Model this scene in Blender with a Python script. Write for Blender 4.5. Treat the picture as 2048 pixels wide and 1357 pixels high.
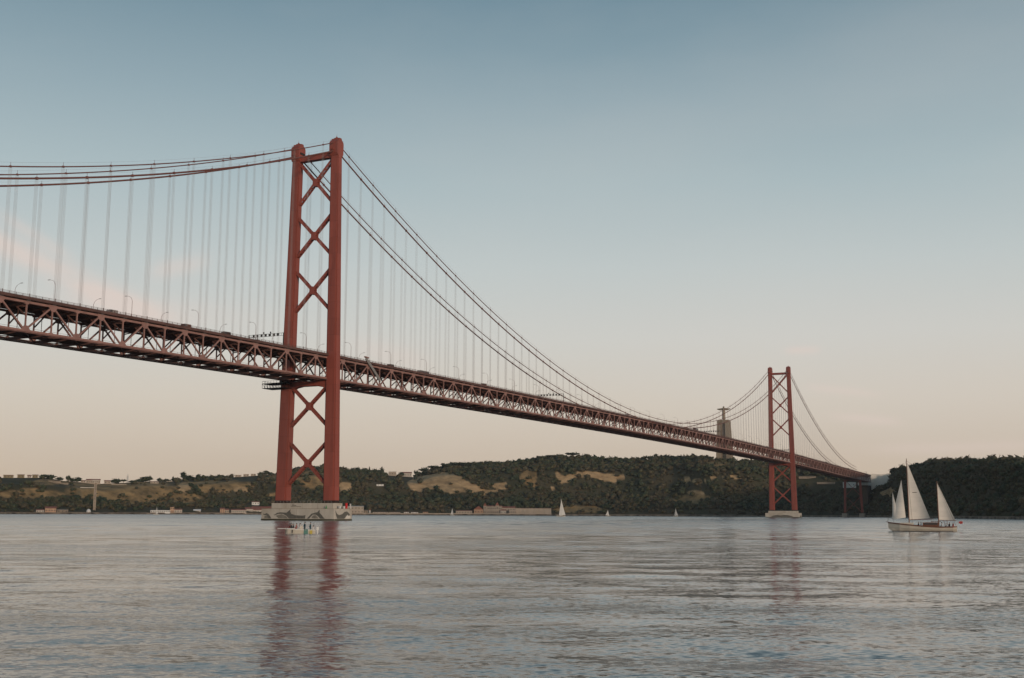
import bpy, bmesh, math, random
import numpy as np
from mathutils import Vector, Matrix, noise
random.seed(7); rng = np.random.default_rng(11)
for o in list(bpy.data.objects): bpy.data.objects.remove(o)
scene = bpy.context.scene
col = scene.collection
R = math.radians

# ------------------------------------------------------------------ camera
FPX, CW, CH = 2328.1, 2048.0, 1357.0
CAM = Vector((-471.56, -340.07, 3.85))
yaw, pit, rol = 0.452471, 0.148620, 0.004249
fw = Vector((math.cos(pit)*math.cos(yaw), math.cos(pit)*math.sin(yaw), math.sin(pit)))
rt = Vector((math.sin(yaw), -math.cos(yaw), 0)); up = rt.cross(fw)
rt2 = math.cos(rol)*rt + math.sin(rol)*up; up2 = -math.sin(rol)*rt + math.cos(rol)*up
cd = bpy.data.cameras.new('camera'); cam = bpy.data.objects.new('camera', cd); col.objects.link(cam)
cam.matrix_world = Matrix.Translation(CAM) @ Matrix((rt2, up2, -fw)).transposed().to_4x4()
cd.sensor_width = 36; cd.lens = FPX/CW*36; cd.clip_start = 0.5; cd.clip_end = 40000
scene.camera = cam

# ------------------------------------------------------------------ sun, sky, exposure
SUN_EL, SUN_AZ = R(7), math.atan2(-0.84, -0.54)
sd = bpy.data.lights.new('sun', 'SUN'); sd.energy = 1.9; sd.angle = R(4); sd.color = (1.0, 0.78, 0.60)
sun = bpy.data.objects.new('sun', sd); col.objects.link(sun)
sdir = Vector((math.cos(SUN_EL)*math.cos(SUN_AZ), math.cos(SUN_EL)*math.sin(SUN_AZ), math.sin(SUN_EL)))
sun.rotation_euler = sdir.to_track_quat('Z', 'Y').to_euler(); sun.location = (0, 0, 400)
scene.view_settings.view_transform = 'Standard'; scene.view_settings.look = 'None'
scene.view_settings.exposure = 0.0; scene.view_settings.gamma = 1.0; scene.view_settings.use_curve_mapping = False
scene.render.engine = 'CYCLES'

def lin(c): return tuple(((x/255)/12.92 if x/255 <= .04045 else ((x/255+.055)/1.055)**2.4) for x in c)
def ray(px, py):
    return (fw + rt2*((px-CW/2)/FPX) - up2*((py-CH/2)/FPX)).normalized()
def azel(px, py):
    d = ray(px, py); return math.atan2(d.y, d.x), math.asin(d.z)

world = bpy.data.worlds.new('World'); scene.world = world; world.use_nodes = True
nt = world.node_tree; N = nt.nodes; Lk = nt.links; N.clear()
def nd(tree, t, **kw):
    n = tree.nodes.new(t)
    for k, v in kw.items(): setattr(n, k, v)
    return n
def mth(tree, op, a, b=None, c=None, clamp=False):
    n = tree.nodes.new('ShaderNodeMath'); n.operation = op; n.use_clamp = clamp
    for i, v in enumerate((a, b, c)):
        if v is None: continue
        if isinstance(v, (int, float)): n.inputs[i].default_value = v
        else: tree.links.new(v, n.inputs[i])
    return n.outputs[0]
def mixc(tree, fac, a, b, mode='MIX'):
    n = tree.nodes.new('ShaderNodeMix'); n.data_type = 'RGBA'; n.blend_type = mode
    for s, v in ((0, fac), (6, a), (7, b)):
        if isinstance(v, (int, float)): n.inputs[s].default_value = v
        elif isinstance(v, tuple): n.inputs[s].default_value = (*v[:3], 1)
        else: tree.links.new(v, n.inputs[s])
    return n.outputs[2]
def ramp(tree, fac, stops):
    n = tree.nodes.new('ShaderNodeValToRGB'); e = n.color_ramp.elements
    while len(e) < len(stops): e.new(0.5)
    for el, (p, c) in zip(e, stops):
        el.position = p; el.color = (*c, 1) if isinstance(c, tuple) else (c, c, c, 1)
    tree.links.new(fac, n.inputs[0]); return n.outputs[0]
tc = nd(nt, 'ShaderNodeTexCoord'); sep = nd(nt, 'ShaderNodeSeparateXYZ'); Lk.new(tc.outputs['Generated'], sep.inputs[0])
el = mth(nt, 'MULTIPLY', mth(nt, 'ARCSINE', sep.outputs[2]), 180/math.pi)
az = mth(nt, 'ARCTAN2', sep.outputs[1], sep.outputs[0])
fac = mth(nt, 'DIVIDE', el, 60.0, clamp=True)
SKY = [(-1, (205, 183, 163)), (1.0, (211, 190, 168)), (3.0, (216, 199, 182)), (5.5, (219, 208, 195)), (8.5, (214, 212, 206)), (12, (200, 207, 206)),
       (16, (177, 193, 197)), (20, (152, 173, 182)), (24.5, (121, 148, 162)), (32, (90, 126, 150)), (60, (66, 102, 130))]
sky = ramp(nt, fac, [(max(0, e/60), lin(c)) for e, c in SKY])
nis = nd(nt, 'ShaderNodeTexSky', sky_type='NISHITA'); nis.sun_disc = False
nis.sun_elevation = SUN_EL; nis.sun_rotation = math.pi/2 - SUN_AZ
nis.air_density = 1.0; nis.dust_density = 1.5
nsk = mixc(nt, 1.0, nis.outputs[0], (0.09, 0.09, 0.09), 'MULTIPLY')
sky = mixc(nt, 0.12, sky, nsk)
# faint pink streaks of cirrus
nz = nd(nt, 'ShaderNodeTexNoise'); nz.inputs['Scale'].default_value = 9; nz.inputs['Detail'].default_value = 6
mp = nd(nt, 'ShaderNodeMapping'); mp.inputs['Scale'].default_value = (1, 1, 3.5); Lk.new(tc.outputs['Generated'], mp.inputs[0]); Lk.new(mp.outputs[0], nz.inputs['Vector'])
nzv = mth(nt, 'MULTIPLY_ADD', nz.outputs[0], 2.0, -0.40, clamp=True)
def streak(p0, p1, w, amp):
    (a0, e0), (a1, e1) = azel(*p0), azel(*p1); m = (e1-e0)/(a1-a0); am, ah = (a0+a1)/2, abs(a1-a0)/2
    elr = mth(nt, 'MULTIPLY', el, math.pi/180)
    line = mth(nt, 'MULTIPLY_ADD', az, m, e0-m*a0)
    d = mth(nt, 'DIVIDE', mth(nt, 'SUBTRACT', elr, line), w)
    g = mth(nt, 'EXPONENT', mth(nt, 'MULTIPLY', mth(nt, 'MULTIPLY', d, d), -1.0))
    u = mth(nt, 'DIVIDE', mth(nt, 'SUBTRACT', az, am), ah)
    h = mth(nt, 'EXPONENT', mth(nt, 'MULTIPLY', mth(nt, 'POWER', mth(nt, 'ABSOLUTE', u), 4.0), -1.0))
    return mth(nt, 'MULTIPLY', mth(nt, 'MULTIPLY', mth(nt, 'MULTIPLY', g, h), mth(nt, 'MULTIPLY_ADD', nzv, .7, .3)), amp)
tot = None
for s in [((-400, 290), (350, 650), .0105, 1.05), ((0, 430), (150, 520), .006, .4), ((300, 545), (420, 520), .009, .45), ((60, 600), (520, 640), .012, .4), ((700, 690), (860, 730), .010, .4),
          ((1570, 702), (1640, 700), .0035, .5), ((1620, 775), (1760, 790), .0035, .5), ((1660, 832), (1800, 845), .004, .55), ((1750, 900), (2100, 890), .005, .5),
          ((2100, 760), (2500, 820), .006, .5), ((-900, 600), (-500, 700), .01, .5)]:
    v = streak(*s); tot = v if tot is None else mth(nt, 'ADD', tot, v)
tot = mth(nt, 'MINIMUM', tot, 0.75)
vn = nd(nt, 'ShaderNodeTexNoise'); vn.inputs['Scale'].default_value = 2.2; vn.inputs['Detail'].default_value = 5
vm = nd(nt, 'ShaderNodeMapping'); vm.inputs['Scale'].default_value = (1, 1, 3.2); Lk.new(tc.outputs['Generated'], vm.inputs[0]); Lk.new(vm.outputs[0], vn.inputs['Vector'])
veil = mth(nt, 'MULTIPLY', mth(nt, 'MULTIPLY_ADD', vn.outputs[0], 3.0, -1.2, clamp=True), .16)
sky = mixc(nt, veil, sky, lin((214, 208, 202)))
sky = mixc(nt, tot, sky, lin((225, 207, 197)))
bg = nd(nt, 'ShaderNodeBackground'); bg.inputs['Strength'].default_value = 1.0
Lk.new(sky, bg.inputs['Color']); wo = nd(nt, 'ShaderNodeOutputWorld'); Lk.new(bg.outputs[0], wo.inputs[0])

# ------------------------------------------------------------------ materials
def mat(name, base, rough=0.7, var=0.18, scale=0.3, stretch=(1, 1, 1), alt=None, alt_fac=0.5, metal=0.0, spec=0.3):
    m = bpy.data.materials.new(name); m.use_nodes = True; t = m.node_tree
    b = t.nodes['Principled BSDF']
    g = nd(t, 'ShaderNodeNewGeometry'); mp = nd(t, 'ShaderNodeMapping'); mp.inputs['Scale'].default_value = stretch
    t.links.new(g.outputs['Position'], mp.inputs[0])
    n1 = nd(t, 'ShaderNodeTexNoise'); n1.inputs['Scale'].default_value = scale; n1.inputs['Detail'].default_value = 6; n1.inputs['Roughness'].default_value = .62
    t.links.new(mp.outputs[0], n1.inputs['Vector'])
    f = mth(t, 'MULTIPLY_ADD', n1.outputs[0], 2.4, -0.7, clamp=True)
    lo = tuple(c*(1-var) for c in base); hi = tuple(min(1, c*(1+var)) for c in base)
    c = mixc(t, f, lo, hi)
    if alt:
        n2 = nd(t, 'ShaderNodeTexNoise'); n2.inputs['Scale'].default_value = scale*0.37; n2.inputs['Detail'].default_value = 8
        t.links.new(mp.outputs[0], n2.inputs['Vector'])
        f2 = mth(t, 'MULTIPLY', mth(t, 'MULTIPLY_ADD', n2.outputs[0], 5.0, -2.4, clamp=True), alt_fac)
        c = mixc(t, f2, c, alt)
    t.links.new(c, b.inputs['Base Color']); b.inputs['Roughness'].default_value = rough; b.inputs['Metallic'].default_value = metal
    b.inputs['Specular IOR Level'].default_value = spec
    return m
M = {}
M['red'] = mat('tower_red_paint', (.275, .070, .050), .6, .14, .22, (1, 1, .12), (.17, .06, .048), .6)
M['truss'] = mat('faded_red_truss_paint', (.30, .165, .142), .65, .18, .5, (1, 1, .5), (.19, .10, .085), .55)
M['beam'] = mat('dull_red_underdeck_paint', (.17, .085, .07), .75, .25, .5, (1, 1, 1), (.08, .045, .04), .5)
M['deck'] = mat('dark_deck_steel', (.085, .06, .052), .8, .25, .3)
M['fascia'] = mat('brown_deck_edge_paint', (.12, .062, .052), .7, .25, .4, (1, 1, 1), (.05, .03, .025), .6)
M['asphalt'] = mat('asphalt', (.05, .05, .05), .9, .2, .8)
M['cable'] = mat('cable_red_brown', (.17, .068, .055), .6, .15, .5)
M['rope'] = mat('suspender_grey', (.34, .31, .30), .5, .1, .5)
M['dark'] = mat('dark_iron', (.03, .025, .022), .7, .2, 1)
M['grey'] = mat('galvanised_grey', (.27, .26, .25), .55, .15, .8)
M['tar'] = mat('black_tarred_band', (.035, .022, .018), .8, .25, .7)
M['conc'] = mat('pier_concrete', (.47, .43, .37), .85, .12, .35, (1, 1, .4), (.30, .25, .19), .55)
M['concpale'] = mat('pale_concrete', (.66, .64, .60), .9, .12, .1, (1, 1, .5), (.30, .29, .26), .5)
M['warmconc'] = mat('warm_pale_concrete', (.80, .72, .62), .9, .1, .1, (1, 1, .5), (.6, .52, .44), .4)
M['algae'] = mat('algae_band', (.055, .05, .03), .8, .3, 1.5)
M['mural_dark'] = mat('mural_dark_paint', (.115, .11, .095), .85, .25, .9)
M['mural_mid'] = mat('mural_grey_paint', (.20, .185, .155), .85, .2, .9)
M['mural_light'] = mat('mural_white_paint', (.62, .58, .52), .85, .1, .9)
M['ensign'] = mat('red_ensign_cloth', (.36, .05, .04), .8, .1, 2)
M['redsign'] = mat('red_marker', (.5, .02, .02), .6, .05, 1)
M['greensign'] = mat('green_marker', (.03, .22, .07), .6, .05, 1)
M['white'] = mat('white_paint', (.60, .59, .56), .5, .06, .5)
M['cream'] = mat('cream_wall', (.36, .30, .24), .85, .14, .2, (1, 1, .4), (.36, .29, .22), .5)
M['creamwhite'] = mat('whitewashed_wall', (.46, .41, .35), .85, .1, .2, (1, 1, .4), (.45, .38, .32), .5)
M['pinkwall'] = mat('pink_ochre_wall', (.42, .27, .18), .85, .15, .2)
M['yellow'] = mat('yellow_wall', (.22, .175, .10), .85, .12, .2)
M['roof'] = mat('red_tile_roof', (.25, .095, .065), .85, .25, .5, (1, 1, 1), (.16, .08, .06), .6)
M['window'] = mat('dark_window', (.03, .035, .04), .15, .2, 1, spec=.5)
M['stone'] = mat('quay_stone', (.26, .21, .16), .9, .3, .25, (1, 1, 2), (.14, .11, .085), .7)
M['bark'] = mat('bark', (.09, .065, .045), .9, .3, 1)
M['statue'] = mat('statue_concrete', (.25, .205, .15), .85, .16, .12, (1, 1, .3), (.17, .13, .095), .6)
M['sail'] = mat('sail_cloth', (.60, .57, .52), .8, .06, .5)
M['hull'] = mat('cream_hull', (.50, .46, .39), .4, .08, .6)
M['wood'] = mat('varnished_wood', (.13, .055, .035), .45, .2, 1)
M['skin'] = mat('skin', (.42, .24, .17), .6, .05, 2)
for nme, c in dict(cl_red=(.33, .05, .035), cl_blue=(.02, .06, .08), cl_white=(.6, .58, .55), cl_dark=(.03, .03, .035), teal=(.10, .22, .19), mustard=(.45, .36, .08)).items():
    M[nme] = mat(nme, c, .8, .1, 2)

def add_panels(m, step, amt):
    t = m.node_tree; b = t.nodes['Principled BSDF']; src = b.inputs['Base Color'].links[0].from_socket
    g = nd(t, 'ShaderNodeNewGeometry'); sp = nd(t, 'ShaderNodeSeparateXYZ'); t.links.new(g.outputs['Position'], sp.inputs[0])
    q = mth(t, 'FLOOR', mth(t, 'DIVIDE', sp.outputs[2], step)); q2 = mth(t, 'FLOOR', mth(t, 'DIVIDE', mth(t, 'ADD', sp.outputs[1], 40), 2.3))
    cb = nd(t, 'ShaderNodeCombineXYZ'); t.links.new(q, cb.inputs[0]); t.links.new(q2, cb.inputs[1]); wn = nd(t, 'ShaderNodeTexWhiteNoise', noise_dimensions='3D'); t.links.new(cb.outputs[0], wn.inputs['Vector'])
    v = mth(t, 'MULTIPLY_ADD', wn.outputs['Value'], amt, 1-amt/2)
    fr_ = mth(t, 'FRACT', mth(t, 'DIVIDE', sp.outputs[2], step)); ln = mth(t, 'LESS_THAN', fr_, .018)
    v = mth(t, 'SUBTRACT', v, mth(t, 'MULTIPLY', ln, .25)); cc = nd(t, 'ShaderNodeCombineXYZ')
    for i in range(3): t.links.new(v, cc.inputs[i])
    t.links.new(mixc(t, 1.0, src, cc.outputs[0], 'MULTIPLY'), b.inputs['Base Color'])
add_panels(M['red'], 8.2, .16)
add_panels(M['sail'], 1.15, .05)
def foliage(name, cols, sc=.02):
    m = bpy.data.materials.new(name); m.use_nodes = True; t = m.node_tree; b = t.nodes['Principled BSDF']
    g = nd(t, 'ShaderNodeNewGeometry')
    n1 = nd(t, 'ShaderNodeTexNoise'); n1.inputs['Scale'].default_value = sc; n1.inputs['Detail'].default_value = 3; t.links.new(g.outputs['Position'], n1.inputs['Vector'])
    n2 = nd(t, 'ShaderNodeTexNoise'); n2.inputs['Scale'].default_value = .28; n2.inputs['Detail'].default_value = 5; t.links.new(g.outputs['Position'], n2.inputs['Vector'])
    n3 = nd(t, 'ShaderNodeTexNoise'); n3.inputs['Scale'].default_value = .09; n3.inputs['Detail'].default_value = 2; t.links.new(g.outputs['Position'], n3.inputs['Vector'])
    f = mth(t, 'MULTIPLY_ADD', mth(t, 'ADD', mth(t, 'MULTIPLY', n1.outputs[0], .55), mth(t, 'MULTIPLY', n3.outputs[0], .45)), 3.4, -1.2, clamp=True)
    c = ramp(t, f, [(i/(len(cols)-1), c) for i, c in enumerate(cols)])
    c = mixc(t, 1.0, c, ramp(t, n2.outputs[0], [(.25, .35), (.75, 1.7)]), 'MULTIPLY')
    t.links.new(c, b.inputs['Base Color']); b.inputs['Roughness'].default_value = .9; b.inputs['Specular IOR Level'].default_value = .1
    return m
M['leaf'] = foliage('leaf_green', [(.030, .042, .027), (.046, .058, .033), (.068, .064, .034), (.082, .064, .040), (.040, .056, .036)])
M['leafdark'] = foliage('pine_green', [(.026, .036, .024), (.038, .048, .028), (.05, .052, .03)])

# ------------------------------------------------------------------ mesh helpers
class MB:
    def __init__(s): s.v = []; s.f = []
    def add(s, vs, fs):
        o = len(s.v); s.v += [tuple(v) for v in vs]; s.f += [tuple(i+o for i in f) for f in fs]; return s
    def box(s, c, d, rz=0):
        cx, cy, cz = c; a, b, h = d[0]/2, d[1]/2, d[2]/2; ca, sa = math.cos(rz), math.sin(rz)
        vs = [(cx+x*ca-y*sa, cy+x*sa+y*ca, cz+z) for z in (-h, h) for x, y in ((-a, -b), (a, -b), (a, b), (-a, b))]
        return s.add(vs, [(3, 2, 1, 0), (4, 5, 6, 7), (0, 1, 5, 4), (1, 2, 6, 5), (2, 3, 7, 6), (3, 0, 4, 7)])
    def beam(s, p0, p1, w, h, side=None):
        p0, p1 = Vector(p0), Vector(p1); d = (p1-p0).normalized()
        sv = Vector(side) if side else (d.cross(Vector((0, 0, 1))) if abs(d.z) < .999 else Vector((0, 1, 0)))
        sv.normalize(); uv = sv.cross(d).normalized(); vs = []
        for p in (p0, p1):
            for a, b in ((-1, -1), (1, -1), (1, 1), (-1, 1)): vs.append(p+sv*(a*w/2)+uv*(b*h/2))
        return s.add(vs, [(3, 2, 1, 0), (4, 5, 6, 7), (0, 1, 5, 4), (1, 2, 6, 5), (2, 3, 7, 6), (3, 0, 4, 7)])
    def tube(s, pts, r, n=6, cap=True):
        pts = [Vector(p) for p in pts]; rs = r if isinstance(r, (list, tuple)) else [r]*len(pts); o = len(s.v)
        for i, p in enumerate(pts):
            d = (pts[min(i+1, len(pts)-1)]-pts[max(i-1, 0)]).normalized()
            a = d.cross(Vector((0, 0, 1))); a = Vector((1, 0, 0)) if a.length < .02 else a.normalized(); b = d.cross(a)
            for k in range(n):
                t = 2*math.pi*k/n; s.v.append(tuple(p+(a*math.cos(t)+b*math.sin(t))*rs[i]))
        for i in range(len(pts)-1):
            for k in range(n):
                k2 = (k+1) % n; s.f.append((o+i*n+k, o+i*n+k2, o+(i+1)*n+k2, o+(i+1)*n+k))
        if cap: s.f.append(tuple(o+k for k in range(n))[::-1]); e = o+(len(pts)-1)*n; s.f.append(tuple(e+k for k in range(n)))
        return s
    def prism(s, poly, h, axis='z', at=0.0):
        """poly 2-D; axis z: (x,y); x: (y,z); y: (x,z)"""
        mk = {'z': lambda a, b, c: (a, b, c), 'x': lambda a, b, c: (c, a, b), 'y': lambda a, b, c: (a, c, b)}[axis]
        n = len(poly); vs = [mk(a, b, at) for a, b in poly]+[mk(a, b, at+h) for a, b in poly]
        return s.add(vs, [tuple(range(n))[::-1], tuple(range(n, 2*n))]+[(i, (i+1) % n, n+(i+1) % n, n+i) for i in range(n)])
    def loft(s, rings):
        n = len(rings[0]); o = len(s.v)
        for r_ in rings: s.v += [tuple(p) for p in r_]
        for i in range(len(rings)-1):
            for k in range(n):
                k2 = (k+1) % n; s.f.append((o+i*n+k, o+i*n+k2, o+(i+1)*n+k2, o+(i+1)*n+k))
        s.f.append(tuple(o+k for k in range(n))[::-1]); e = o+(len(rings)-1)*n; s.f.append(tuple(e+k for k in range(n)))
        return s
    def mesh(s, name, m, smooth=False):
        me = bpy.data.meshes.new(name); me.from_pydata(s.v, [], s.f); me.materials.append(m)
        bm = bmesh.new(); bm.from_mesh(me); bmesh.ops.recalc_face_normals(bm, faces=bm.faces); bm.to_mesh(me); bm.free()
        if smooth: me.polygons.foreach_set('use_smooth', [True]*len(me.polygons))
        return me
    def build(s, name, m, parent=None, loc=None, smooth=False): return inst(name, s.mesh(name, m, smooth), parent, loc)
def inst(name, me, parent=None, loc=None, scale=None, rz=None):
    o = bpy.data.objects.new(name, me); col.objects.link(o)
    if parent is not None: o.parent = parent
    if loc is not None: o.location = loc
    if scale is not None: o.scale = scale
    if rz is not None: o.rotation_euler = (0, 0, rz)
    return o
def tag(o, label, cat, group=None, kind=None):
    if label: o['label'] = label
    if cat: o['category'] = cat
    if group: o['group'] = group
    if kind: o['kind'] = kind
    return o
def thing(name, label, cat, loc=(0, 0, 0), rz=0, group=None):
    o = bpy.data.objects.new(name, None); col.objects.link(o); o.location = loc; o.rotation_euler = (0, 0, rz); o.empty_display_size = 1
    return tag(o, label, cat, group)
def copy_tree(o, parent=None):
    c = o.copy(); col.objects.link(c); c.parent = parent
    for ch in list(o.children): copy_tree(ch, c)
    return c
ORD = ['first', 'second', 'third', 'fourth', 'fifth', 'sixth', 'seventh', 'eighth', 'ninth', 'tenth', 'eleventh', 'twelfth', 'thirteenth', 'fourteenth', 'fifteenth', 'sixteenth', 'seventeenth', 'eighteenth', 'nineteenth', 'twentieth']
def ordn(i):
    if i < 20: return ORD[i]
    return ['', '', 'twenty', 'thirty', 'forty', 'fifty'][(i+1)//10]+('-'+ORD[(i+1) % 10-1] if (i+1) % 10 else 'th') if (i+1) % 10 else {30: 'thirtieth', 40: 'fortieth'}.get(i+1, str(i+1)+'th')
def proj(P):
    d = P-np.array(CAM); z = d@np.array(fw)
    return CW/2+FPX*(d@np.array(rt2))/z, CH/2-FPX*(d@np.array(up2))/z
def onwater(px, py, z=0.0):
    d = ray(px, py); t = (z-CAM.z)/d.z; return CAM+d*t
def place(px, dist, z=0.0):
    d = ray(px, 1026); h = Vector((d.x, d.y, 0)).normalized(); return Vector((CAM.x+h.x*dist, CAM.y+h.y*dist, z))

# ------------------------------------------------------------------ water
def build_water():
    th0 = math.atan2(ray(1024, 1026).y, ray(1024, 1026).x)
    g = np.random.default_rng(3); wdir = th0+math.pi*.93
    waves = []
    for k in range(64):
        lam = 1.5*(10/1.5)**g.random(); a = wdir+g.normal()*.55; waves.append((lam, a, g.random()*6.283, .0050, g.random()*.05, g.random()*.05))
    fwv = []
    for k in range(40):
        lam = 5.0*(13/5.0)**g.random(); a = wdir+g.normal()*.5; fwv.append((lam, a, g.random()*6.283, .0160, g.random()*.01, g.random()*.01))
    wakes = [(onwater(690, 1044), onwater(1050, 1043), .16), (onwater(640, 1064), onwater(1350, 1067), .07), (onwater(60, 1078), onwater(640, 1074), .06), (onwater(-100, 1062), onwater(520, 1056), .09), (onwater(1500, 1090), onwater(2100, 1104), .05), (onwater(1150, 1076), onwater(1760, 1070), .07)]
    def surface(X, Y, RR, DR):
        Z = np.zeros_like(X)
        lane = .55+.45*np.sin(X*.021+Y*.034+1.3)*np.sin(X*.013-Y*.027+.4)+.25*np.sin(X*.006+Y*.05)
        lane = np.clip(lane**1.3 if False else lane, .2, 1.5)
        for lam, a, ph, sl, p1, p2 in waves:
            if lam < DR.min()*2.5: continue
            fade = np.clip((lam/DR-2.5)/3.0, 0, 1); kx, ky = math.cos(a)*6.283/lam, math.sin(a)*6.283/lam
            Z += sl*lam/6.283*fade*(lane if lam < 6 else 1)*np.sin(kx*X+ky*Y+ph+.8*np.sin(X*p1+Y*p2))
        Z *= np.clip((RR-16)/10, 0, 1)*np.clip((900-RR)/400, 0, 1)
        ff = np.clip((RR-110)/330, 0, 1)*np.clip((3200-RR)/900, 0, 1)*(.6+.4*np.sin(X*.004-Y*.009))
        if RR.max() > 110:
            for lam, a, ph, sl, p1, p2 in fwv:
                kx, ky = math.cos(a)*6.283/lam, math.sin(a)*6.283/lam
                Z += sl*lam/6.283*ff*np.clip((lam/DR-2)/1.5, 0, 1)*np.sin(kx*X+ky*Y+ph+.8*np.sin(X*p1+Y*p2))
        for A_, B_, hh in wakes:
            dx, dy = B_.x-A_.x, B_.y-A_.y; L = math.hypot(dx, dy); dx /= L; dy /= L
            t_ = (X-A_.x)*dx+(Y-A_.y)*dy; d_ = -(X-A_.x)*dy+(Y-A_.y)*dx+2.5*np.sin(t_*.03)
            w_ = np.clip(t_/20, 0, 1)*np.clip((L-t_)/20, 0, 1); sg = np.maximum(1.3, DR*1.3); Z += hh*w_*np.exp(-(d_/sg)**2)*(.6+.4*np.sin(t_*.11))
        return Z
    def grid(rs, azr):
        rs = np.array(rs); dr = np.gradient(rs); RR, AA = np.meshgrid(rs, azr, indexing='ij'); X = CAM.x+RR*np.cos(AA); Y = CAM.y+RR*np.sin(AA)
        return X, Y, surface(X, Y, RR, np.broadcast_to(dr[:, None], X.shape))
    rn = [2.0, 8.0, 16.0]; r = 20.0
    while r < 262: rn.append(r); r += max(.12, r*.0056)
    rf = [r-1.2]; 
    while r < 2250: rf.append(r); r += max(1.25, r*.0014)
    rf += [2400, 2700, 3200, 4000, 6000, 9000, 16000]
    tail = [r for r in (300, 400, 600, 1000, 2000, 5000, 16000)]
    parts_ = [grid(rn, th0+np.radians(np.arange(-36, 36.01, .125))), grid(rf, th0+np.radians(np.arange(-36, 36.01, .22)))]
    for lo, hi in ((36, 180), (-180, -36)): parts_.append(grid([2.0, 8, 16, 30, 60, 120, 200]+tail, th0+np.radians(np.linspace(lo, hi, 25))))
    CO = []; Q = []; off = 0
    for X, Y, Z in parts_:
        nr, na = X.shape; i = np.arange(nr-1)[:, None]*na+np.arange(na-1)[None, :]
        Q.append(np.stack([i, i+na, i+na+1, i+1], -1).reshape(-1, 4)+off); CO.append(np.stack([X, Y, Z], -1).reshape(-1, 3)); off += nr*na
    co = np.concatenate(CO); q = np.concatenate(Q)
    me = bpy.data.meshes.new('water'); me.vertices.add(len(co)); me.vertices.foreach_set('co', co.ravel().astype(np.float32))
    me.loops.add(q.size); me.loops.foreach_set('vertex_index', q.ravel().astype(np.int32))
    me.polygons.add(len(q)); me.polygons.foreach_set('loop_start', np.arange(0, q.size, 4, dtype=np.int32)); me.polygons.foreach_set('use_smooth', np.ones(len(q), bool))
    me.update(calc_edges=True)
    print('WATER quads', len(q))
    m = bpy.data.materials.new('river_water'); m.use_nodes = True; t = m.node_tree; b = t.nodes['Principled BSDF']
    b.inputs['Base Color'].default_value = (.078, .100, .102, 1); b.inputs['IOR'].default_value = 1.55
    ge = nd(t, 'ShaderNodeNewGeometry'); pos = ge.outputs['Position']
    def slope(sc, amp, rot, stretch, det=2):
        mp = nd(t, 'ShaderNodeMapping'); mp.inputs['Rotation'].default_value = (0, 0, -rot); t.links.new(pos, mp.inputs[0])
        mp2 = nd(t, 'ShaderNodeMapping'); mp2.inputs['Scale'].default_value = (sc, sc*stretch, sc); t.links.new(mp.outputs[0], mp2.inputs[0])
        n = nd(t, 'ShaderNodeTexNoise'); n.inputs['Scale'].default_value = 1; n.inputs['Detail'].default_value = det; t.links.new(mp2.outputs[0], n.inputs['Vector'])
        v = nd(t, 'ShaderNodeVectorMath', operation='SUBTRACT'); v.inputs[1].default_value = (.5, .5, .5); t.links.new(n.outputs['Color'], v.inputs[0])
        w = nd(t, 'ShaderNodeVectorMath', operation='MULTIPLY'); w.inputs[1].default_value = (amp, amp*.75, 0); t.links.new(v.outputs[0], w.inputs[0]); return w.outputs[0]
    # gust patches modulate the ripples
    mpg = nd(t, 'ShaderNodeMapping'); mpg.inputs['Rotation'].default_value = (0, 0, -th0); t.links.new(pos, mpg.inputs[0])
    mpg2 = nd(t, 'ShaderNodeMapping'); mpg2.inputs['Scale'].default_value = (.020, .007, .01); t.links.new(mpg.outputs[0], mpg2.inputs[0])
    ng = nd(t, 'ShaderNodeTexNoise'); ng.inputs['Scale'].default_value = 1; ng.inputs['Detail'].default_value = 5; t.links.new(mpg2.outputs[0], ng.inputs['Vector'])
    mpg3 = nd(t, 'ShaderNodeMapping'); mpg3.inputs['Scale'].default_value = (.11, .030, .01); t.links.new(mpg.outputs[0], mpg3.inputs[0])
    ng2 = nd(t, 'ShaderNodeTexNoise'); ng2.inputs['Scale'].default_value = 1; ng2.inputs['Detail'].default_value = 4; t.links.new(mpg3.outputs[0], ng2.inputs['Vector'])
    gust = mth(t, 'MULTIPLY', mth(t, 'MULTIPLY_ADD', ng.outputs[0], 3.4, -1.15, clamp=True), mth(t, 'MULTIPLY_ADD', ng2.outputs[0], 3.6, -1.2, clamp=True))
    # distance across the river from the north bank (world x-y), ruffled beyond the first few hundred metres
    sp = nd(t, 'ShaderNodeSeparateXYZ'); t.links.new(pos, sp.inputs[0])
    across = mth(t, 'ADD', mth(t, 'MULTIPLY', mth(t, 'SUBTRACT', sp.outputs[0], CAM.x), math.cos(th0)), mth(t, 'MULTIPLY', mth(t, 'SUBTRACT', sp.outputs[1], CAM.y), math.sin(th0)))
    far = mth(t, 'DIVIDE', mth(t, 'SUBTRACT', across, 120.0), 700.0, clamp=True)
    s1 = slope(.40, .16, th0, .4, 3); s2 = slope(1.6, .24, th0+.2, .4, 3); s3 = slope(6.0, .34, th0-.1, .5, 2)
    def vadd(a, b_):
        n = nd(t, 'ShaderNodeVectorMath', operation='ADD'); t.links.new(a, n.inputs[0]); t.links.new(b_, n.inputs[1]); return n.outputs[0]
    rip = vadd(s2, s3); sc = nd(t, 'ShaderNodeVectorMath', operation='SCALE'); t.links.new(rip, sc.inputs[0]); t.links.new(mth(t, 'MULTIPLY_ADD', gust, 2.0, .38), sc.inputs['Scale'])
    tot = vadd(vadd(s1, sc.outputs[0]), ge.outputs['Normal'])
    nn = nd(t, 'ShaderNodeVectorMath', operation='NORMALIZE'); t.links.new(tot, nn.inputs[0]); t.links.new(nn.outputs[0], b.inputs['Normal'])
    rough = mth(t, 'ADD', mth(t, 'MULTIPLY_ADD', far, .13, .095), mth(t, 'MULTIPLY', gust, .06))
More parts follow.
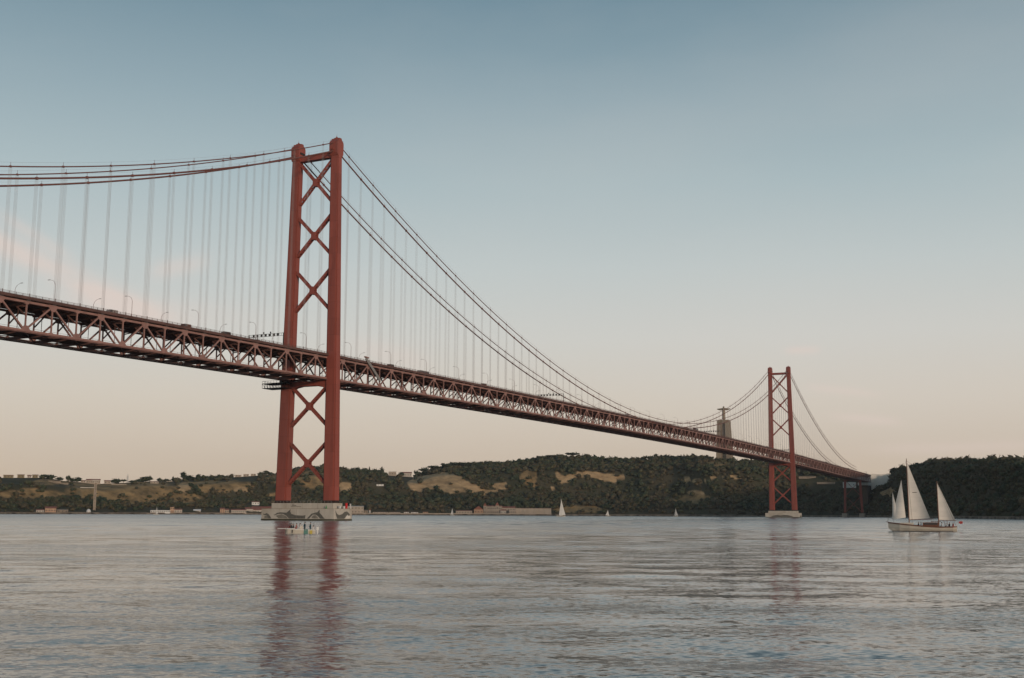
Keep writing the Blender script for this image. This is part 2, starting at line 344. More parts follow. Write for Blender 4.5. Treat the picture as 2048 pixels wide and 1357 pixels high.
    t.links.new(rough, b.inputs['Roughness'])
    me.materials.append(m)
    tag(inst('water', me), None, None, kind='structure')
build_water()

# ------------------------------------------------------------------ far bank
GY = [(-400, 956), (0, 956), (90, 956), (120, 962), (200, 968), (250, 966), (300, 963), (340, 962), (400, 958), (440, 956), (480, 954), (520, 951), (550, 947), (600, 940), (640, 938), (680, 943), (720, 944), (770, 951), (800, 953), (830, 955), (850, 948), (880, 938), (900, 934), (950, 932), (1000, 930), (1040, 927), (1080, 921), (1120, 917), (1150, 916), (1200, 920), (1280, 922), (1310, 919), (1350, 919), (1400, 918), (1440, 919), (1500, 926), (1560, 932), (1640, 936), (1700, 947), (1738, 972), (1776, 972), (1795, 946), (1830, 938), (1860, 931), (1900, 928), (1960, 927), (2048, 927), (2600, 925)]
SD = [(-400, 1650), (0, 1700), (500, 2000), (900, 2100), (1200, 2150), (1500, 2100), (1700, 2050), (1738, 2045), (1775, 1840), (1830, 1640), (2047, 1250), (2600, 1000)]
gx = np.array([g[0] for g in GY], float); gyv = np.array([g[1] for g in GY], float); sx = np.array([g[0] for g in SD], float); sdv = np.array([g[1] for g in SD], float)
def az_of(px): d = ray(px, 1026); return math.atan2(d.y, d.x)
PXS = np.arange(-400, 2601, 4.0); AZT = np.array([az_of(p) for p in PXS])       # decreasing with px
def vnoise(x, y, sc, seed=0.0): return noise.fractal(Vector((x*sc+seed, y*sc-seed, seed)), 1.0, 2.0, 5)
def sm(a, b, x): t = min(1, max(0, (x-a)/(b-a))); return t*t*(3-2*t)
def ridge(px):
    S = float(np.interp(px, sx, sdv)); D = (330.0 if px < 1700 else 330-90*sm(1700, 2050, px))-118*sm(1330, 1430, px)*(1-sm(1490, 1590, px))
    Rd = S+D; y = float(np.interp(px, gx, gyv)); d = ray(px, y); zr = CAM.z+Rd*d.z/math.hypot(d.x, d.y); return S, Rd, zr
def height(px, dist):
    S, Rd, zr = ridge(px); v = (dist-S)/(Rd-S)
    if v < -.02: return -3.0
    x = CAM.x+dist*math.cos(az_of(px)); y = CAM.y+dist*math.sin(az_of(px))
    if v < .05: return 2.3 if v > -.004 else -3.0
    n = vnoise(x, y, .012)
    if v <= 1:
        w = (v-.05)/.95; terr = .62*w**.75+.38*sm(.34+.05*n, .56+.05*n, w)
        return 2.3+(zr-2.3)*terr+4.0*n*math.sin(math.pi*min(1, w))
    return zr-(v-1)*6+2*n*min(1, (v-1)*4)
def ground(px, py):
    """point on the far bank that lies on the sight line through a pixel"""
    S, Rd, zr = ridge(px); d = ray(px, py); tn = d.z/math.hypot(d.x, d.y)
    for i in range(400):
        dist = S+4+(Rd-S)*i/400
        if height(px, dist) >= CAM.z+dist*tn: break
    return place(px, dist, height(px, dist))
def blob(px, py, L, seed):
    m = 0
    wx = 14*noise.noise(Vector((px*.03, py*.06, seed))); wy = 5*noise.noise(Vector((px*.05, py*.09, seed+5)))
    for cx, cy, rx, ry in L:
        q = math.hypot((px+wx-cx)/rx, (py+wy-cy)/ry); m = max(m, 1-sm(.75, 1.05, q))
    return m
CLIFF = [(838, 972, 36, 13), (880, 962, 55, 19), (915, 976, 50, 12), (965, 985, 35, 6), (1001, 974, 16, 6), (1130, 957, 18, 12), (1178, 950, 40, 7), (1222, 955, 28, 7), (1372, 962, 14, 6), (1415, 959, 40, 3.4), (1465, 955, 22, 4), (1392, 985, 20, 6), (1400, 975, 10, 3), (692, 975, 16, 13), (368, 975, 15, 9), (480, 979, 18, 4), (1105, 975, 10, 3), (1775, 985, 14, 9), (1040, 936, 8, 2.5), (985, 948, 6, 2)]
DRY = [(250, 982, 130, 22), (60, 990, 90, 12), (430, 972, 90, 12), (560, 955, 40, 12), (640, 958, 50, 22), (1060, 955, 22, 18), (1240, 930, 60, 5), (1440, 930, 30, 8), (1160, 1018, 60, 8), (320, 1000, 90, 14), (1390, 1000, 60, 10), (120, 965, 70, 6), (560, 990, 30, 4)]
def build_hill():
    vs_ = np.concatenate([[-.03, -.006, -.003, .0, .03, .05], np.linspace(.08, 1.0, 44), np.linspace(1.06, 2.2, 10)])
    co = []; cols = []
    for px, a in zip(PXS, AZT):
        S, Rd, zr = ridge(px)
        for v in vs_:
            dist = S+v*(Rd-S); x = CAM.x+dist*math.cos(a); y = CAM.y+dist*math.sin(a); co.append((x, y, height(px, dist)))
    co = np.array(co); qx, qy = proj(co); ncl, nr = len(PXS), len(vs_)
    for k in range(len(co)):
        c = blob(qx[k], qy[k], CLIFF, 1.0); dr = blob(qx[k], qy[k], DRY, 2.0); cols.append((c, dr, 0, 1))
    i = np.arange(ncl-1)[:, None]*nr+np.arange(nr-1)[None, :]; q = np.stack([i, i+nr, i+nr+1, i+1], -1).reshape(-1, 4)[:, ::-1]
    me = bpy.data.meshes.new('hillside'); me.from_pydata(co.tolist(), [], q.tolist())
    at = me.color_attributes.new('ground_kind', 'FLOAT_COLOR', 'POINT'); at.data.foreach_set('color', np.array(cols, np.float32).ravel())
    me.polygons.foreach_set('use_smooth', [True]*len(me.polygons))
    m = bpy.data.materials.new('hillside_ground'); m.use_nodes = True; t = m.node_tree; b = t.nodes['Principled BSDF']
    g = nd(t, 'ShaderNodeNewGeometry'); ac = nd(t, 'ShaderNodeAttribute', attribute_name='ground_kind'); sp = nd(t, 'ShaderNodeSeparateColor'); t.links.new(ac.outputs['Color'], sp.inputs[0])
    def nz(sc, det=6, st=(1, 1, 1)):
        mp = nd(t, 'ShaderNodeMapping'); mp.inputs['Scale'].default_value = st; t.links.new(g.outputs['Position'], mp.inputs[0])
        n = nd(t, 'ShaderNodeTexNoise'); n.inputs['Scale'].default_value = sc; n.inputs['Detail'].default_value = det; n.inputs['Roughness'].default_value = .65; t.links.new(mp.outputs[0], n.inputs['Vector']); return n.outputs[0]
    soil = mixc(t, mth(t, 'MULTIPLY_ADD', nz(.02), 3, -1, clamp=True), (.040, .044, .027), (.085, .070, .042))
    dry = mixc(t, mth(t, 'MULTIPLY_ADD', nz(.045), 3.6, -1.3, clamp=True), (.125, .09, .046), (.36, .235, .11))
    cl = mixc(t, mth(t, 'MULTIPLY_ADD', nz(.06, 8, (1, 1, 2.5)), 3.4, -1.2, clamp=True), (.24, .165, .09), (.50, .34, .185))
    cl = mixc(t, mth(t, 'MULTIPLY_ADD', nz(.035, 8), 6, -3.5, clamp=True), cl, (.07, .06, .035))
    c = mixc(t, mth(t, 'MULTIPLY_ADD', sp.outputs[1], 1.6, mth(t, 'MULTIPLY_ADD', nz(.03), 1.2, -.8), clamp=True), soil, dry)
    c = mixc(t, mth(t, 'MULTIPLY_ADD', sp.outputs[0], 2.2, mth(t, 'MULTIPLY_ADD', nz(.05), 1.6, -1.3), clamp=True), c, cl)
    spz = nd(t, 'ShaderNodeSeparateXYZ'); t.links.new(g.outputs['Position'], spz.inputs[0])
    sh = mth(t, 'LESS_THAN', spz.outputs[2], 2.9)
    c = mixc(t, sh, c, mixc(t, mth(t, 'MULTIPLY_ADD', nz(.08), 3.4, -1.2, clamp=True), (.05, .04, .03), (.27, .21, .155)))
    t.links.new(c, b.inputs['Base Color']); b.inputs['Roughness'].default_value = .95; b.inputs['Specular IOR Level'].default_value = .1
    bp = nd(t, 'ShaderNodeBump'); bp.inputs['Distance'].default_value = 3; bp.inputs['Strength'].default_value = .8; t.links.new(nz(.09, 6), bp.inputs['Height']); t.links.new(bp.outputs[0], b.inputs['Normal'])
    me.materials.append(m); tag(inst('hillside', me), None, None, kind='structure')
build_hill()

# crown templates: a jittered clump with loose leaf tufts round it
def ico(sub):
    bm = bmesh.new(); bmesh.ops.create_icosphere(bm, subdivisions=sub, radius=1.0)
    v = np.array([x.co[:] for x in bm.verts]); f = np.array([[w.index for w in x.verts] for x in bm.faces]); bm.free(); return v, f
IV, IF = ico(2); IV1, IF1 = ico(1)
def crown(seed, flat=.8, tufts=22, fine=False, cone=False):
    g = np.random.default_rng(seed); v, f = (IV, IF) if fine else (IV1, IF1)
    w = v*(1+g.normal(0, .13, (len(v), 1))); w = w+.18*np.sin(v[:, [1, 2, 0]]*3.1+seed)
    w[:, 2] *= flat; w[:, 2] = np.where(w[:, 2] < -.45, -.45+(w[:, 2]+.45)*.3, w[:, 2])
    if cone: k = np.clip((1-w[:, 2]/1.9), .12, 1)*.8; w[:, 0] *= k; w[:, 1] *= k
    V = [w]; F = [f]; o = len(w)
    d = g.normal(size=(tufts, 3)); d[:, 2] = np.abs(d[:, 2])*.9-.15; d /= np.linalg.norm(d, axis=1)[:, None]
    for k in range(tufts):
        c = d[k]*g.uniform(.9, 1.22); c[2] *= flat
        if cone: kk = np.clip(1-c[2]/1.9, .1, 1)*.8; c[0] *= kk; c[1] *= kk
        s = g.uniform(.16, .34); tri = c+g.normal(0, s*.8, (3, 3)); V.append(tri); F.append(np.array([[o, o+1, o+2]])); o += 3
    return np.concatenate(V), np.concatenate(F)
TM = [crown(i, .62+.1*(i % 4)) for i in range(8)]
def raw_mesh(name, V, F, m):
    me = bpy.data.meshes.new(name); me.vertices.add(len(V)); me.vertices.foreach_set('co', V.ravel().astype(np.float32))
    me.loops.add(F.size); me.loops.foreach_set('vertex_index', F.ravel().astype(np.int32)); me.polygons.add(len(F)); me.polygons.foreach_set('loop_start', np.arange(0, F.size, 3, dtype=np.int32))
    me.update(calc_edges=True); me.materials.append(m); return me
HOUSE_CLEAR = []     # (px0, px1, py0) zones where trees are kept low
def build_woods():
    VV = []; FF = []; o = 0; n = 0; g = np.random.default_rng(5); tries = 0
    while n < 12200 and tries < 90000:
        tries += 1
        px = g.uniform(-250, 2300); v = g.uniform(.05, 1.32)
        S, Rd, zr = ridge(px); dist = S+v*(Rd-S); z = height(px, dist); p = place(px, dist, z); q = proj(np.array([[p.x, p.y, p.z]])); py = float(q[1][0])
        c = blob(px, py, CLIFF, 1.0); d = blob(px, py, DRY, 2.0); nn = vnoise(p.x, p.y, .010, 3.3)
        dens = 1.0
        if px < 560: dens = .30+.8*sm(-.1, .35, nn)
        if 470 < px < 640 and py > 962: dens = 1
        if px < 560 and 996 < py < 1016: dens = max(dens, .8)
        dens *= (1-.97*c); dens *= (1-.85*d)
        if v < .11: dens *= .30 if px < 1100 else .5
        if px < 560 and v > .95: dens *= .5
        if 1733 < px < 1786 and v > .93: dens = 0
        if 1680 < px < 1732 and v < .07: dens = 0
        if v > 1.0: dens *= .8
        if 1425 < px < 1485 and v > .97: dens *= .2
        if g.random() > dens: continue
        if any(a-5 < px < b+5 and py > y0-1 and py < y1 for a, b, y0, y1 in HOUSE_CLEAR): continue
        r = (2.2+4.4*g.random()**1.7)*(1 if px > 560 else .78)*(.8 if v < .12 else 1)
        if px > 1700: r *= .85+.25*g.random()
        TV, TF = TM[g.integers(8)]; a = g.uniform(0, 6.28); ca, sa = math.cos(a), math.sin(a)
        w = TV*np.array([r, r, r*g.uniform(.8, 1.3)]); x = w[:, 0]*ca-w[:, 1]*sa; y = w[:, 0]*sa+w[:, 1]*ca
        VV.append(np.stack([x+p.x, y+p.y, w[:, 2]+p.z+r*.55], -1)); FF.append(TF+o); o += len(TV); n += 1
    tag(inst('woodland', raw_mesh('woodland', np.concatenate(VV), np.concatenate(FF), M['leaf'])), 'dark green woods and scrub covering the far hillside', 'woodland', kind='stuff')

# ------------------------------------------------------------------ the bridge
def chord_z(x):
    if x < 0: return 79.1+x*.0142
    if x > 1013: return 79.1-(x-1013)*.0142
    return 81.25-.0000084*(x-506.5)**2
DEP = 10.1; PAN = 1013/88; YT = 10.9; YC = 11.75
BR = thing('suspension_bridge', 'long red suspension bridge crossing the river on two tall steel towers', 'bridge')
XS = [PAN*k for k in range(-28, 143)]            # panel points

def leg_ring(z, ysign):
    t = (z-8)/(190-8); yc = ysign*(14.25-2.52*t); wy = 3.3-1.0*t; wx = 2.5-.7*t; n = .62-.12*t
    pts = [(-wx, -wy+n), (-wx+n*.8, -wy+n), (-wx+n*.8, -wy), (wx-n*.8, -wy), (wx-n*.8, -wy+n), (wx, -wy+n), (wx, wy-n), (wx-n*.8, wy-n), (wx-n*.8, wy), (-wx+n*.8, wy), (-wx+n*.8, wy-n), (-wx, wy-n)]
    return [(a, yc+b, z) for a, b in pts]
def leg_in(z): t = (z-8)/(190-8); return 14.25-2.52*t-(3.3-1.0*t)
def build_tower(x0, who):
    m = MB()
    # portal struts
    yi = leg_in(182)+.15
    mt = MB(); mt.prism([(-1.5, 181.1), (1.5, 181.1), (1.5, 181.35), (1.3, 181.35), (1.3, 183.4), (1.5, 183.4), (1.5, 183.7), (-1.5, 183.7), (-1.5, 183.4), (-1.3, 183.4), (-1.3, 181.35), (-1.5, 181.35)], 2*yi, 'y', -yi)
    yl = leg_in(67)+.2
    poly = [(-yl, 63.6), (-yl+2.5, 64.9), (-yl+6, 65.5), (yl-6, 65.5), (yl-2.5, 64.9), (yl, 63.6), (yl, 67.9), (-yl, 67.9)]
    m.prism(poly, 3.2, 'x', -1.6)
    T = bpy.data.objects.new('tower', None); col.objects.link(T); T.parent = BR; T.location = (x0, 0, 0); T['label'] = who
    mt.build('portal_strut', M['red'], T); m.build('lower_strut', M['red'], T)
    for s in (-1, 1):
        MB().loft([leg_ring(z, s) for z in (9.6, 40, 80, 120, 160, 188.2)]).build('tower_leg', M['red'], T)
        MB().loft([[(a*1.03, s*14.25+(b-s*14.25)*1.03, c) for a, b, c in leg_ring(z, s)] for z in (8.3, 9.6)]).build('leg_base', M['tar'], T)
        c = s*11.73
        h = MB().prism([(-2.7, 183), (-2.1, 181.7), (2.1, 181.7), (2.7, 183), (2.8, 188.1), (2.6, 188.9), (1.1, 190.2), (.9, 190.9), (-.9, 190.9), (-1.1, 190.2), (-2.6, 188.9), (-2.8, 188.1)], 4.9, 'y', c-2.45)
        h.box((0, c, 191.1), (1.5, 2.2, .35)); h.box((0, c, 191.6), (.5, .5, .8)); h.tube([(0, c, 191.9), (0, c, 193.3)], .07, 4)
        for dx in (-2.6, 2.6):
            for dy in (-2.1, 2.1): h.tube([(dx, c+dy, 188), (dx, c+dy, 190.1)], .07, 4)
        for dx in (-1, 1):
            h.tube([(dx*2.6, c, 184.9), (dx*3.5, c, 184.6)], .62, 8)
        h.build('saddle_housing', M['red'], T)
        MB().box((0, c-s*2.6, 185.6), (3.6, .5, 1.0)).build('saddle_ledge', M['dark'], T)
    for zc, hh in ((169.3, 10.9), (141.6, 10.2), (113.6, 10.3), (55.6, 9.9), (27.6, 10.2)):
        for s in (-1, 1):
            a = Vector((0, -s*(leg_in(zc+hh)+.3), zc+hh)); b = Vector((0, s*(leg_in(zc-hh)+.3), zc-hh)); d = (b-a).normalized(); nrm = Vector((1, 0, 0)).cross(d).normalized()
            mb = MB()
            for x in (-.95, .95): mb.beam(a+Vector((x, 0, 0)), b+Vector((x, 0, 0)), .16, 1.25, (1, 0, 0))
            L = (b-a).length; n = int(L/2.3)
            for e in (-.56, .56):
                for k in range(n):
                    q = a+d*(L*(k+.5)/n)+nrm*e; mb.beam(q-Vector((.85, 0, 0)), q+Vector((.85, 0, 0)), .95 if k % 4 == 0 else .7, .08, d)
            mb.build('cross_brace', M['red'], T)
        g = MB(); g2 = MB(); g2.prism([(-1.5, zc-.9), (-.7, zc-2), (.7, zc-2), (1.5, zc-.9), (1.5, zc+.9), (.7, zc+2), (-.7, zc+2), (-1.5, zc+.9)], .12, 'x', -1.15)
        g.prism([(-1.5, zc-.9), (-.7, zc-2), (.7, zc-2), (1.5, zc-.9), (1.5, zc+.9), (.7, zc+2), (-.7, zc+2), (-1.5, zc+.9)], .12, 'x', 1.03)
        g.build('gusset_plate', M['red'], T); g2.build('gusset_plate', M['red'], T)
    return T
build_tower(0, 'nearer and larger looking tower'); build_tower(1013, 'distant tower near the far bank')

def dolphin_poly(kind):
    if kind == 'tail': return [(0, 3.5), (.35, 2.9), (1.0, 2.75), (2.0, 3.2), (3.0, 2.8), (3.9, 1.9), (4.6, .9), (3.0, .9), (2.6, 1.7), (2.0, 2.3), (1.2, 2.3), (.5, 2.3)]
    if kind == 'long': return [(-5.9, 2.5), (-5.2, 2.6), (-4.3, 3.3), (-2.8, 3.55), (.2, 3.4), (.9, 3.9), (2.2, 4.9), (2.0, 4.0), (2.5, 2.9), (4.5, 2.35), (8.0, 2.2), (9.2, 2.4), (9.0, .9), (1.5, .9), (0.2, 2.1), (-1.6, 2.9), (-3.6, 2.8), (-5.4, 2.2)]
    if kind == 'leap': return [(-4.9, .9), (-3.8, 1.9), (-2.6, 3.0), (-.7, 3.5), (.3, 3.6), (1.0, 4.3), (1.5, 4.7), (1.5, 3.4), (2.5, 2.5), (3.7, 1.3), (4.2, .9), (1.9, .9), (0.8, 1.9), (-.4, 2.6), (-1.9, 2.6), (-3.1, 1.5), (-3.7, .9)]
    return [(-3.9, 4.6), (-2.9, 3.0), (-1.8, 2.5), (-.2, 2.9), (1.0, 3.9), (2.4, 4.1), (3.6, 3.1), (4.2, 2.0), (3.2, 1.9), (2.5, 2.5), (1.6, 1.6), (.9, .9), (-2.8, .9), (-3.4, 2.4)]
def fan(poly, plane, at, thick, name, m, par):
    b = MB(); b.prism(poly, thick, plane, at); o = b.build(name, m, par)
    return o
def build_pier(x0, big):
    m = MB(); m.box((0, 0, 2.95), (15.2, 42.4, 5.3)); m.box((0, 0, -2.3), (15.2, 42.4, 4.0))
    m.box((0, 0, 6.95), (7.6, 36.4, 2.7))
    P = m.build('pier', M['conc'], BR, (x0, 0, 0))
    MB().box((0, 0, .1), (15.5, 42.7, 1.3)).build('algae_band', M['algae'], P)
    MB().box((0, 0, 5.66), (15.5, 42.7, .12)).build('ledge', M['stone'], P)
    for y in (-17.9, -9.2, -.5, 9.4, 17.9): MB().box((-3.83, y, 6.95), (.05, .09, 2.6)).build('joint_line', M['stone'], P)
    for y in (-10.4, .2, 10.6): MB().box((-7.62, y, 3.2), (.05, .09, 4.6)).build('joint_line', M['stone'], P)
    if big:
        # painted dolphins on the face towards the camera: y grows to the left in the photo
        def paint(poly, y0, m_, nm, d=.03, sc=1.0):
            pl = [(y0-a*sc, .9+(b-.9)*1.12) for a, b in poly]; fan(pl, 'x', -7.6-d, d, nm, m_, P)
        paint(dolphin_poly('tail'), 20.4, M['mural_dark'], 'painted_dolphin', .03, 1.15)
        paint([(1.0, 2.0), (2.2, 2.2), (3.2, .95), (.9, .95)], 20.4, M['mural_mid'], 'painted_belly', .05, 1.15)
        paint(dolphin_poly('long'), 6.5, M['mural_dark'], 'painted_dolphin', .03, 1.25)
        paint([(-4.9, 2.1), (-2.0, 2.75), (.0, 1.95), (1.0, .95), (-3.4, .95)], 6.5, M['mural_mid'], 'painted_belly', .05, 1.25)
        paint(dolphin_poly('leap'), -11.4, M['mural_dark'], 'painted_dolphin', .03, 1.15)
        paint([(-2.6, 1.1), (-1.8, 2.3), (-.5, 2.4), (.5, 1.6), (.9, 1.0)], -11.4, M['mural_mid'], 'painted_belly', .05, 1.15)
        pl = [(a*1.6-.2, .9+(b-.9)*1.1) for a, b in dolphin_poly('whale')]; fan(pl, 'y', -21.23, .03, 'painted_dolphin', M['mural_dark'], P)
        fan([(2.2, 1.6), (4.0, 2.9), (4.6, 2.3), (6.2, 2.5), (6.6, 1.4), (5.4, .95), (3.0, .95)], 'y', -21.25, .05, 'painted_belly', M['mural_light'], P)
        MB().box((-3.86, 4.6, 7.2), (.06, 2.6, .35)).box((-3.86, 3.4, 6.7), (.06, 6.0, .25)).box((-3.86, 5.2, 7.8), (.06, 1.2, .2)).build('stain', M['mural_mid'], P)
        MB().tube([(-5.0, -15.0, 5.7), (-5.0, -15.0, 7.4)], [.42, .05], 6).build('green_marker_cone', M['greensign'], P)
        MB().tube([(5.2, -19.6, 5.7), (5.2, -19.6, 6.4)], .5, 8).tube([(5.2, -19.6, 6.4), (5.2, -19.6, 8.4)], .62, 8).build('red_beacon', M['redsign'], P)
        for c_, d_ in (((6.9, -20.8, 6.9), (.5, .5, 2.4)), ((-1.0, -20.0, 6.4), (.8, .8, 1.4)), ((2.6, -20.0, 6.3), (.8, .8, 1.2))): MB().box(c_, d_).build('mooring_post', M['white'], P)
        f = MB()
        for y in np.linspace(-17, 17, 18): f.tube([(-3.6, y, 8.3), (-3.6, y, 9.3)], .05, 4)
        f.beam((-3.6, -17, 9.3), (-3.6, 17, 9.3), .06, .06); f.build('guard_rail', M['grey'], P)
    else:
        pl = [(y, z) for y, z in [(14, .9), (12, 2.2), (6, 3.4), (2, 2.6), (-2, 3.3), (-7, 3.2), (-13, 1.6), (-14, .9)]]
        fan(pl, 'x', -7.63, .03, 'painted_dolphin', M['mural_dark'], P)
        fan([(-5, .9), (-2, 3), (2, 2.0), (4, 3.2), (5.5, .9)], 'y', -21.23, .03, 'painted_dolphin', M['mural_dark'], P)
build_pier(0, True); build_pier(1013, False)

# side-span bent on the far shore
def build_bent(x0):
    m = MB(); zt = chord_z(x0)-DEP-.9
    m.box((0, 0, zt-.6), (3, 25, 1.2)); T = m.build('side_pier', M['red'], BR, (x0, 0, 0))
    for s in (-1, 1):
        MB().loft([[(a, s*(13.9-1.9*t)+b, z) for a, b in ((-1.7, -1.7), (1.7, -1.7), (1.7, 1.7), (-1.7, 1.7))] for z, t in ((7.4, 0), (zt, 1))]).build('tower_leg', M['red'], T)
        MB().prism([(-4.6, -3.6), (-3.6, -4.6), (3.6, -4.6), (4.6, -3.6), (4.6, 3.6), (3.6, 4.6), (-3.6, 4.6), (-4.6, 3.6)], 7.2, 'z', -1).build('pedestal', M['pinkwall'] if 0 else M['cream'], T, (0, s*13.9, 0))
        MB().box((0, s*13.85, 6.9), (4.4, 4.4, 1.0)).build('leg_base', M['tar'], T)
    for z0, z1 in ((9, 34), (35, 60)):
        for s in (-1, 1): MB().beam((0, -s*12, z0), (0, s*12, z1), .7, .7, (1, 0, 0)).build('cross_brace', M['red'], T)
build_bent(1519)
# the same kind of bent under the north side span (outside the frame, stands on the near shore side)

def truss_parts(side, who):
    ys = side*YT; m = MB(); m2 = MB(); m3 = MB()
    for k in range(len(XS)-1):
        x0, x1 = XS[k], XS[k+1]; z0, z1 = chord_z(x0), chord_z(x1)
        m.beam((x0, ys, z0), (x1, ys, z1), .62, .80, (0, 1, 0)); m2.beam((x0, ys, z0-DEP), (x1, ys, z1-DEP), .62, .72, (0, 1, 0))
        m3.beam((x0, ys-side*-.55, z0-DEP-.62), (x1, ys-side*-.55, z1-DEP-.62), .5, .5, (0, 1, 0))
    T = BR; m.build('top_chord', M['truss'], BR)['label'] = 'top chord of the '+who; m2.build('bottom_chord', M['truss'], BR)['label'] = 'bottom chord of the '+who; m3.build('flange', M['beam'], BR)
    H = DEP; vert = MB().box((0, 0, -H/2), (.44, .50, H-.8)).mesh('vertical', M['truss'])
    dl = MB().beam((-PAN+.5, 0, -H+.45), (-.5, 0, -.45), .52, .56, (0, 1, 0)).mesh('diagonal', M['truss'])
    dr = MB().beam((.5, 0, -.45), (PAN-.5, 0, -H+.45), .52, .56, (0, 1, 0)).mesh('diagonal', M['truss'])
    yo = side*.34
    big = MB().prism([(-1.9, .5), (1.9, .5), (1.9, -.45), (.75, -1.9), (-.75, -1.9), (-1.9, -.45)], .09, 'y', yo-.045).mesh('gusset_plate', M['truss'])
    bot = MB().prism([(-1.9, -.45), (1.9, -.45), (1.9, .4), (.75, 1.8), (-.75, 1.8), (-1.9, .4)], .09, 'y', yo-.045).mesh('gusset_plate', M['truss'])
    rest = MB(); restg = MB()
    for i, k in enumerate(range(-28, 143)):
        x = PAN*k; z = chord_z(x); odd = k % 2 != 0
        ind = side < 0 or -22 <= k <= 104
        if ind:
            inst('vertical', vert, T, (x, ys, z))
            if odd: inst('diagonal', dl, T, (x, ys, z)); inst('diagonal', dr, T, (x, ys, z))
        else:
            rest.box((x, ys, z-H/2), (.44, .5, H-.8))
            if odd: rest.beam((x-PAN+.5, ys, z-H+.45), (x-.5, ys, z-.45), .52, .56, (0, 1, 0)); rest.beam((x+.5, ys, z-.45), (x+PAN-.5, ys, z-H+.45), .52, .56, (0, 1, 0))
        if side < 0: inst('node_plate', big if odd else bot, T, (x, ys, z if odd else z-H))
        else:
            zz = z if odd else z-H; restg.box((x, ys+.34, zz+(-.5 if odd else .5)), (2.6, .09, 2.0))
        restg.box((x, ys-side*.1, (z-H if odd else z-.2)), (1.5, .84, 1.15))
    if side > 0:
        o = rest.build('truss_web_beyond_far_tower', M['truss'], T); o['kind'] = 'stuff'
    o = restg.build('splice_plates', M['truss'], T); o['kind'] = 'stuff'
truss_parts(-1, 'truss on the side nearer the camera'); truss_parts(1, 'truss on the side away from the camera')

def strip(name, y0, y1, dz0, dz1, m, par):
    b = MB()
    ring = lambda x: [(x, y0, chord_z(x)+dz0), (x, y1, chord_z(x)+dz0), (x, y1, chord_z(x)+dz1), (x, y0, chord_z(x)+dz1)]
    b.loft([ring(x) for x in XS]); return b.build(name, m, par)
D = strip('road_deck', -9.1, 9.1, .95, 1.45, M['deck'], BR)
strip('road_surface', -9.0, 9.0, 1.46, 1.50, M['asphalt'], D)
for s in (-1, 1):
    strip('footway', s*11.0-.95, s*11.0+.95, .75, 1.55, M['fascia'], D)
    strip('edge_girder', s*12.0-.12, s*12.0+.12, .85, 1.85, M['fascia'], D)
    r = MB(); x = XS[0]
    while x < XS[-1]:
        z = chord_z(x); r.box((x, s*11.95, z+2.2), (.13 if int(round(x/2.88)) % 4 else .22, .12, .9 if int(round(x/2.88)) % 4 else 1.5)); x += 2.88
    for k in range(len(XS)-1):
        for dz, w in ((2.62, .10), (2.3, .07), (2.0, .07)): r.beam((XS[k], s*11.95, chord_z(XS[k])+dz), (XS[k+1], s*11.95, chord_z(XS[k+1])+dz), .08, w, (0, 1, 0))
        r.beam((XS[k], s*9.0, chord_z(XS[k])+1.95), (XS[k+1], s*9.0, chord_z(XS[k+1])+1.95), .1, .6, (0, 1, 0))
    r.build('railing', M['fascia'], D)
Rr = strip('rail_deck', -6.8, 6.0, -DEP+.6, -DEP+.9, M['deck'], BR)
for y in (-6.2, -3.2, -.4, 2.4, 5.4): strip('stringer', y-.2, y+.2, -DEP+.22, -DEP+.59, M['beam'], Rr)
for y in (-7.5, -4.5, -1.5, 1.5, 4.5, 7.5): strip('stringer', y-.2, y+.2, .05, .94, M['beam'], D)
for s in (-1, 1):
    r = MB()
    for k in range(len(XS)-1):
        for dz in (.9, 1.5): r.beam((XS[k], s*7.6, chord_z(XS[k])-DEP+dz), (XS[k+1], s*7.6, chord_z(XS[k+1])-DEP+dz), .06, .07, (0, 1, 0))
        r.beam((XS[k], s*7.6, chord_z(XS[k])-DEP+.2), (XS[k], s*7.6, chord_z(XS[k])-DEP+1.5), .08, .08)
    r.build('railing', M['fascia'], Rr)
fr = MB(); Y2 = YT-.3
fr.beam((0, -Y2, .0), (0, Y2, .0), .5, 1.7, (1, 0, 0)); fr.beam((0, -Y2, -DEP-.12), (0, Y2, -DEP-.12), .5, .95, (1, 0, 0))
for s in (-1, 1):
    fr.beam((0, s*(Y2), -4.6), (0, s*5.6, -.8), .38, .42, (1, 0, 0)); fr.beam((0, s*5.6, -.9), (0, s*(Y2-.1), -1.4), .3, .4, (1, 0, 0))
frm = fr.mesh('cross_frame', M['beam'])
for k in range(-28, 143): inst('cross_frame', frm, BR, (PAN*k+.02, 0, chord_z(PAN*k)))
lb = MB()
for k in range(-28, 142, 2):
    x0, x1 = PAN*k, PAN*(k+2); z0 = chord_z(x0)-DEP-.15; z1 = chord_z(x1)-DEP-.15
    for s in (-1, 1): lb.beam((x0, -s*10.3, z0+.02*s), (x1, s*10.3, z1+.02*s), .34, .28)
    zt0, zt1 = chord_z(x0)-.3, chord_z(x1)-.3
    xa = (x0+x1)/2; za = chord_z(xa)-DEP+.3
    for yy in (-6.9, 6.9): lb.beam((x0, yy, zt0-.6), (x0+.01, yy, chord_z(x0)-DEP+.4), .16, .16)
lbo = lb.build('lateral_bracing', M['beam'], BR); lbo['kind'] = 'stuff'

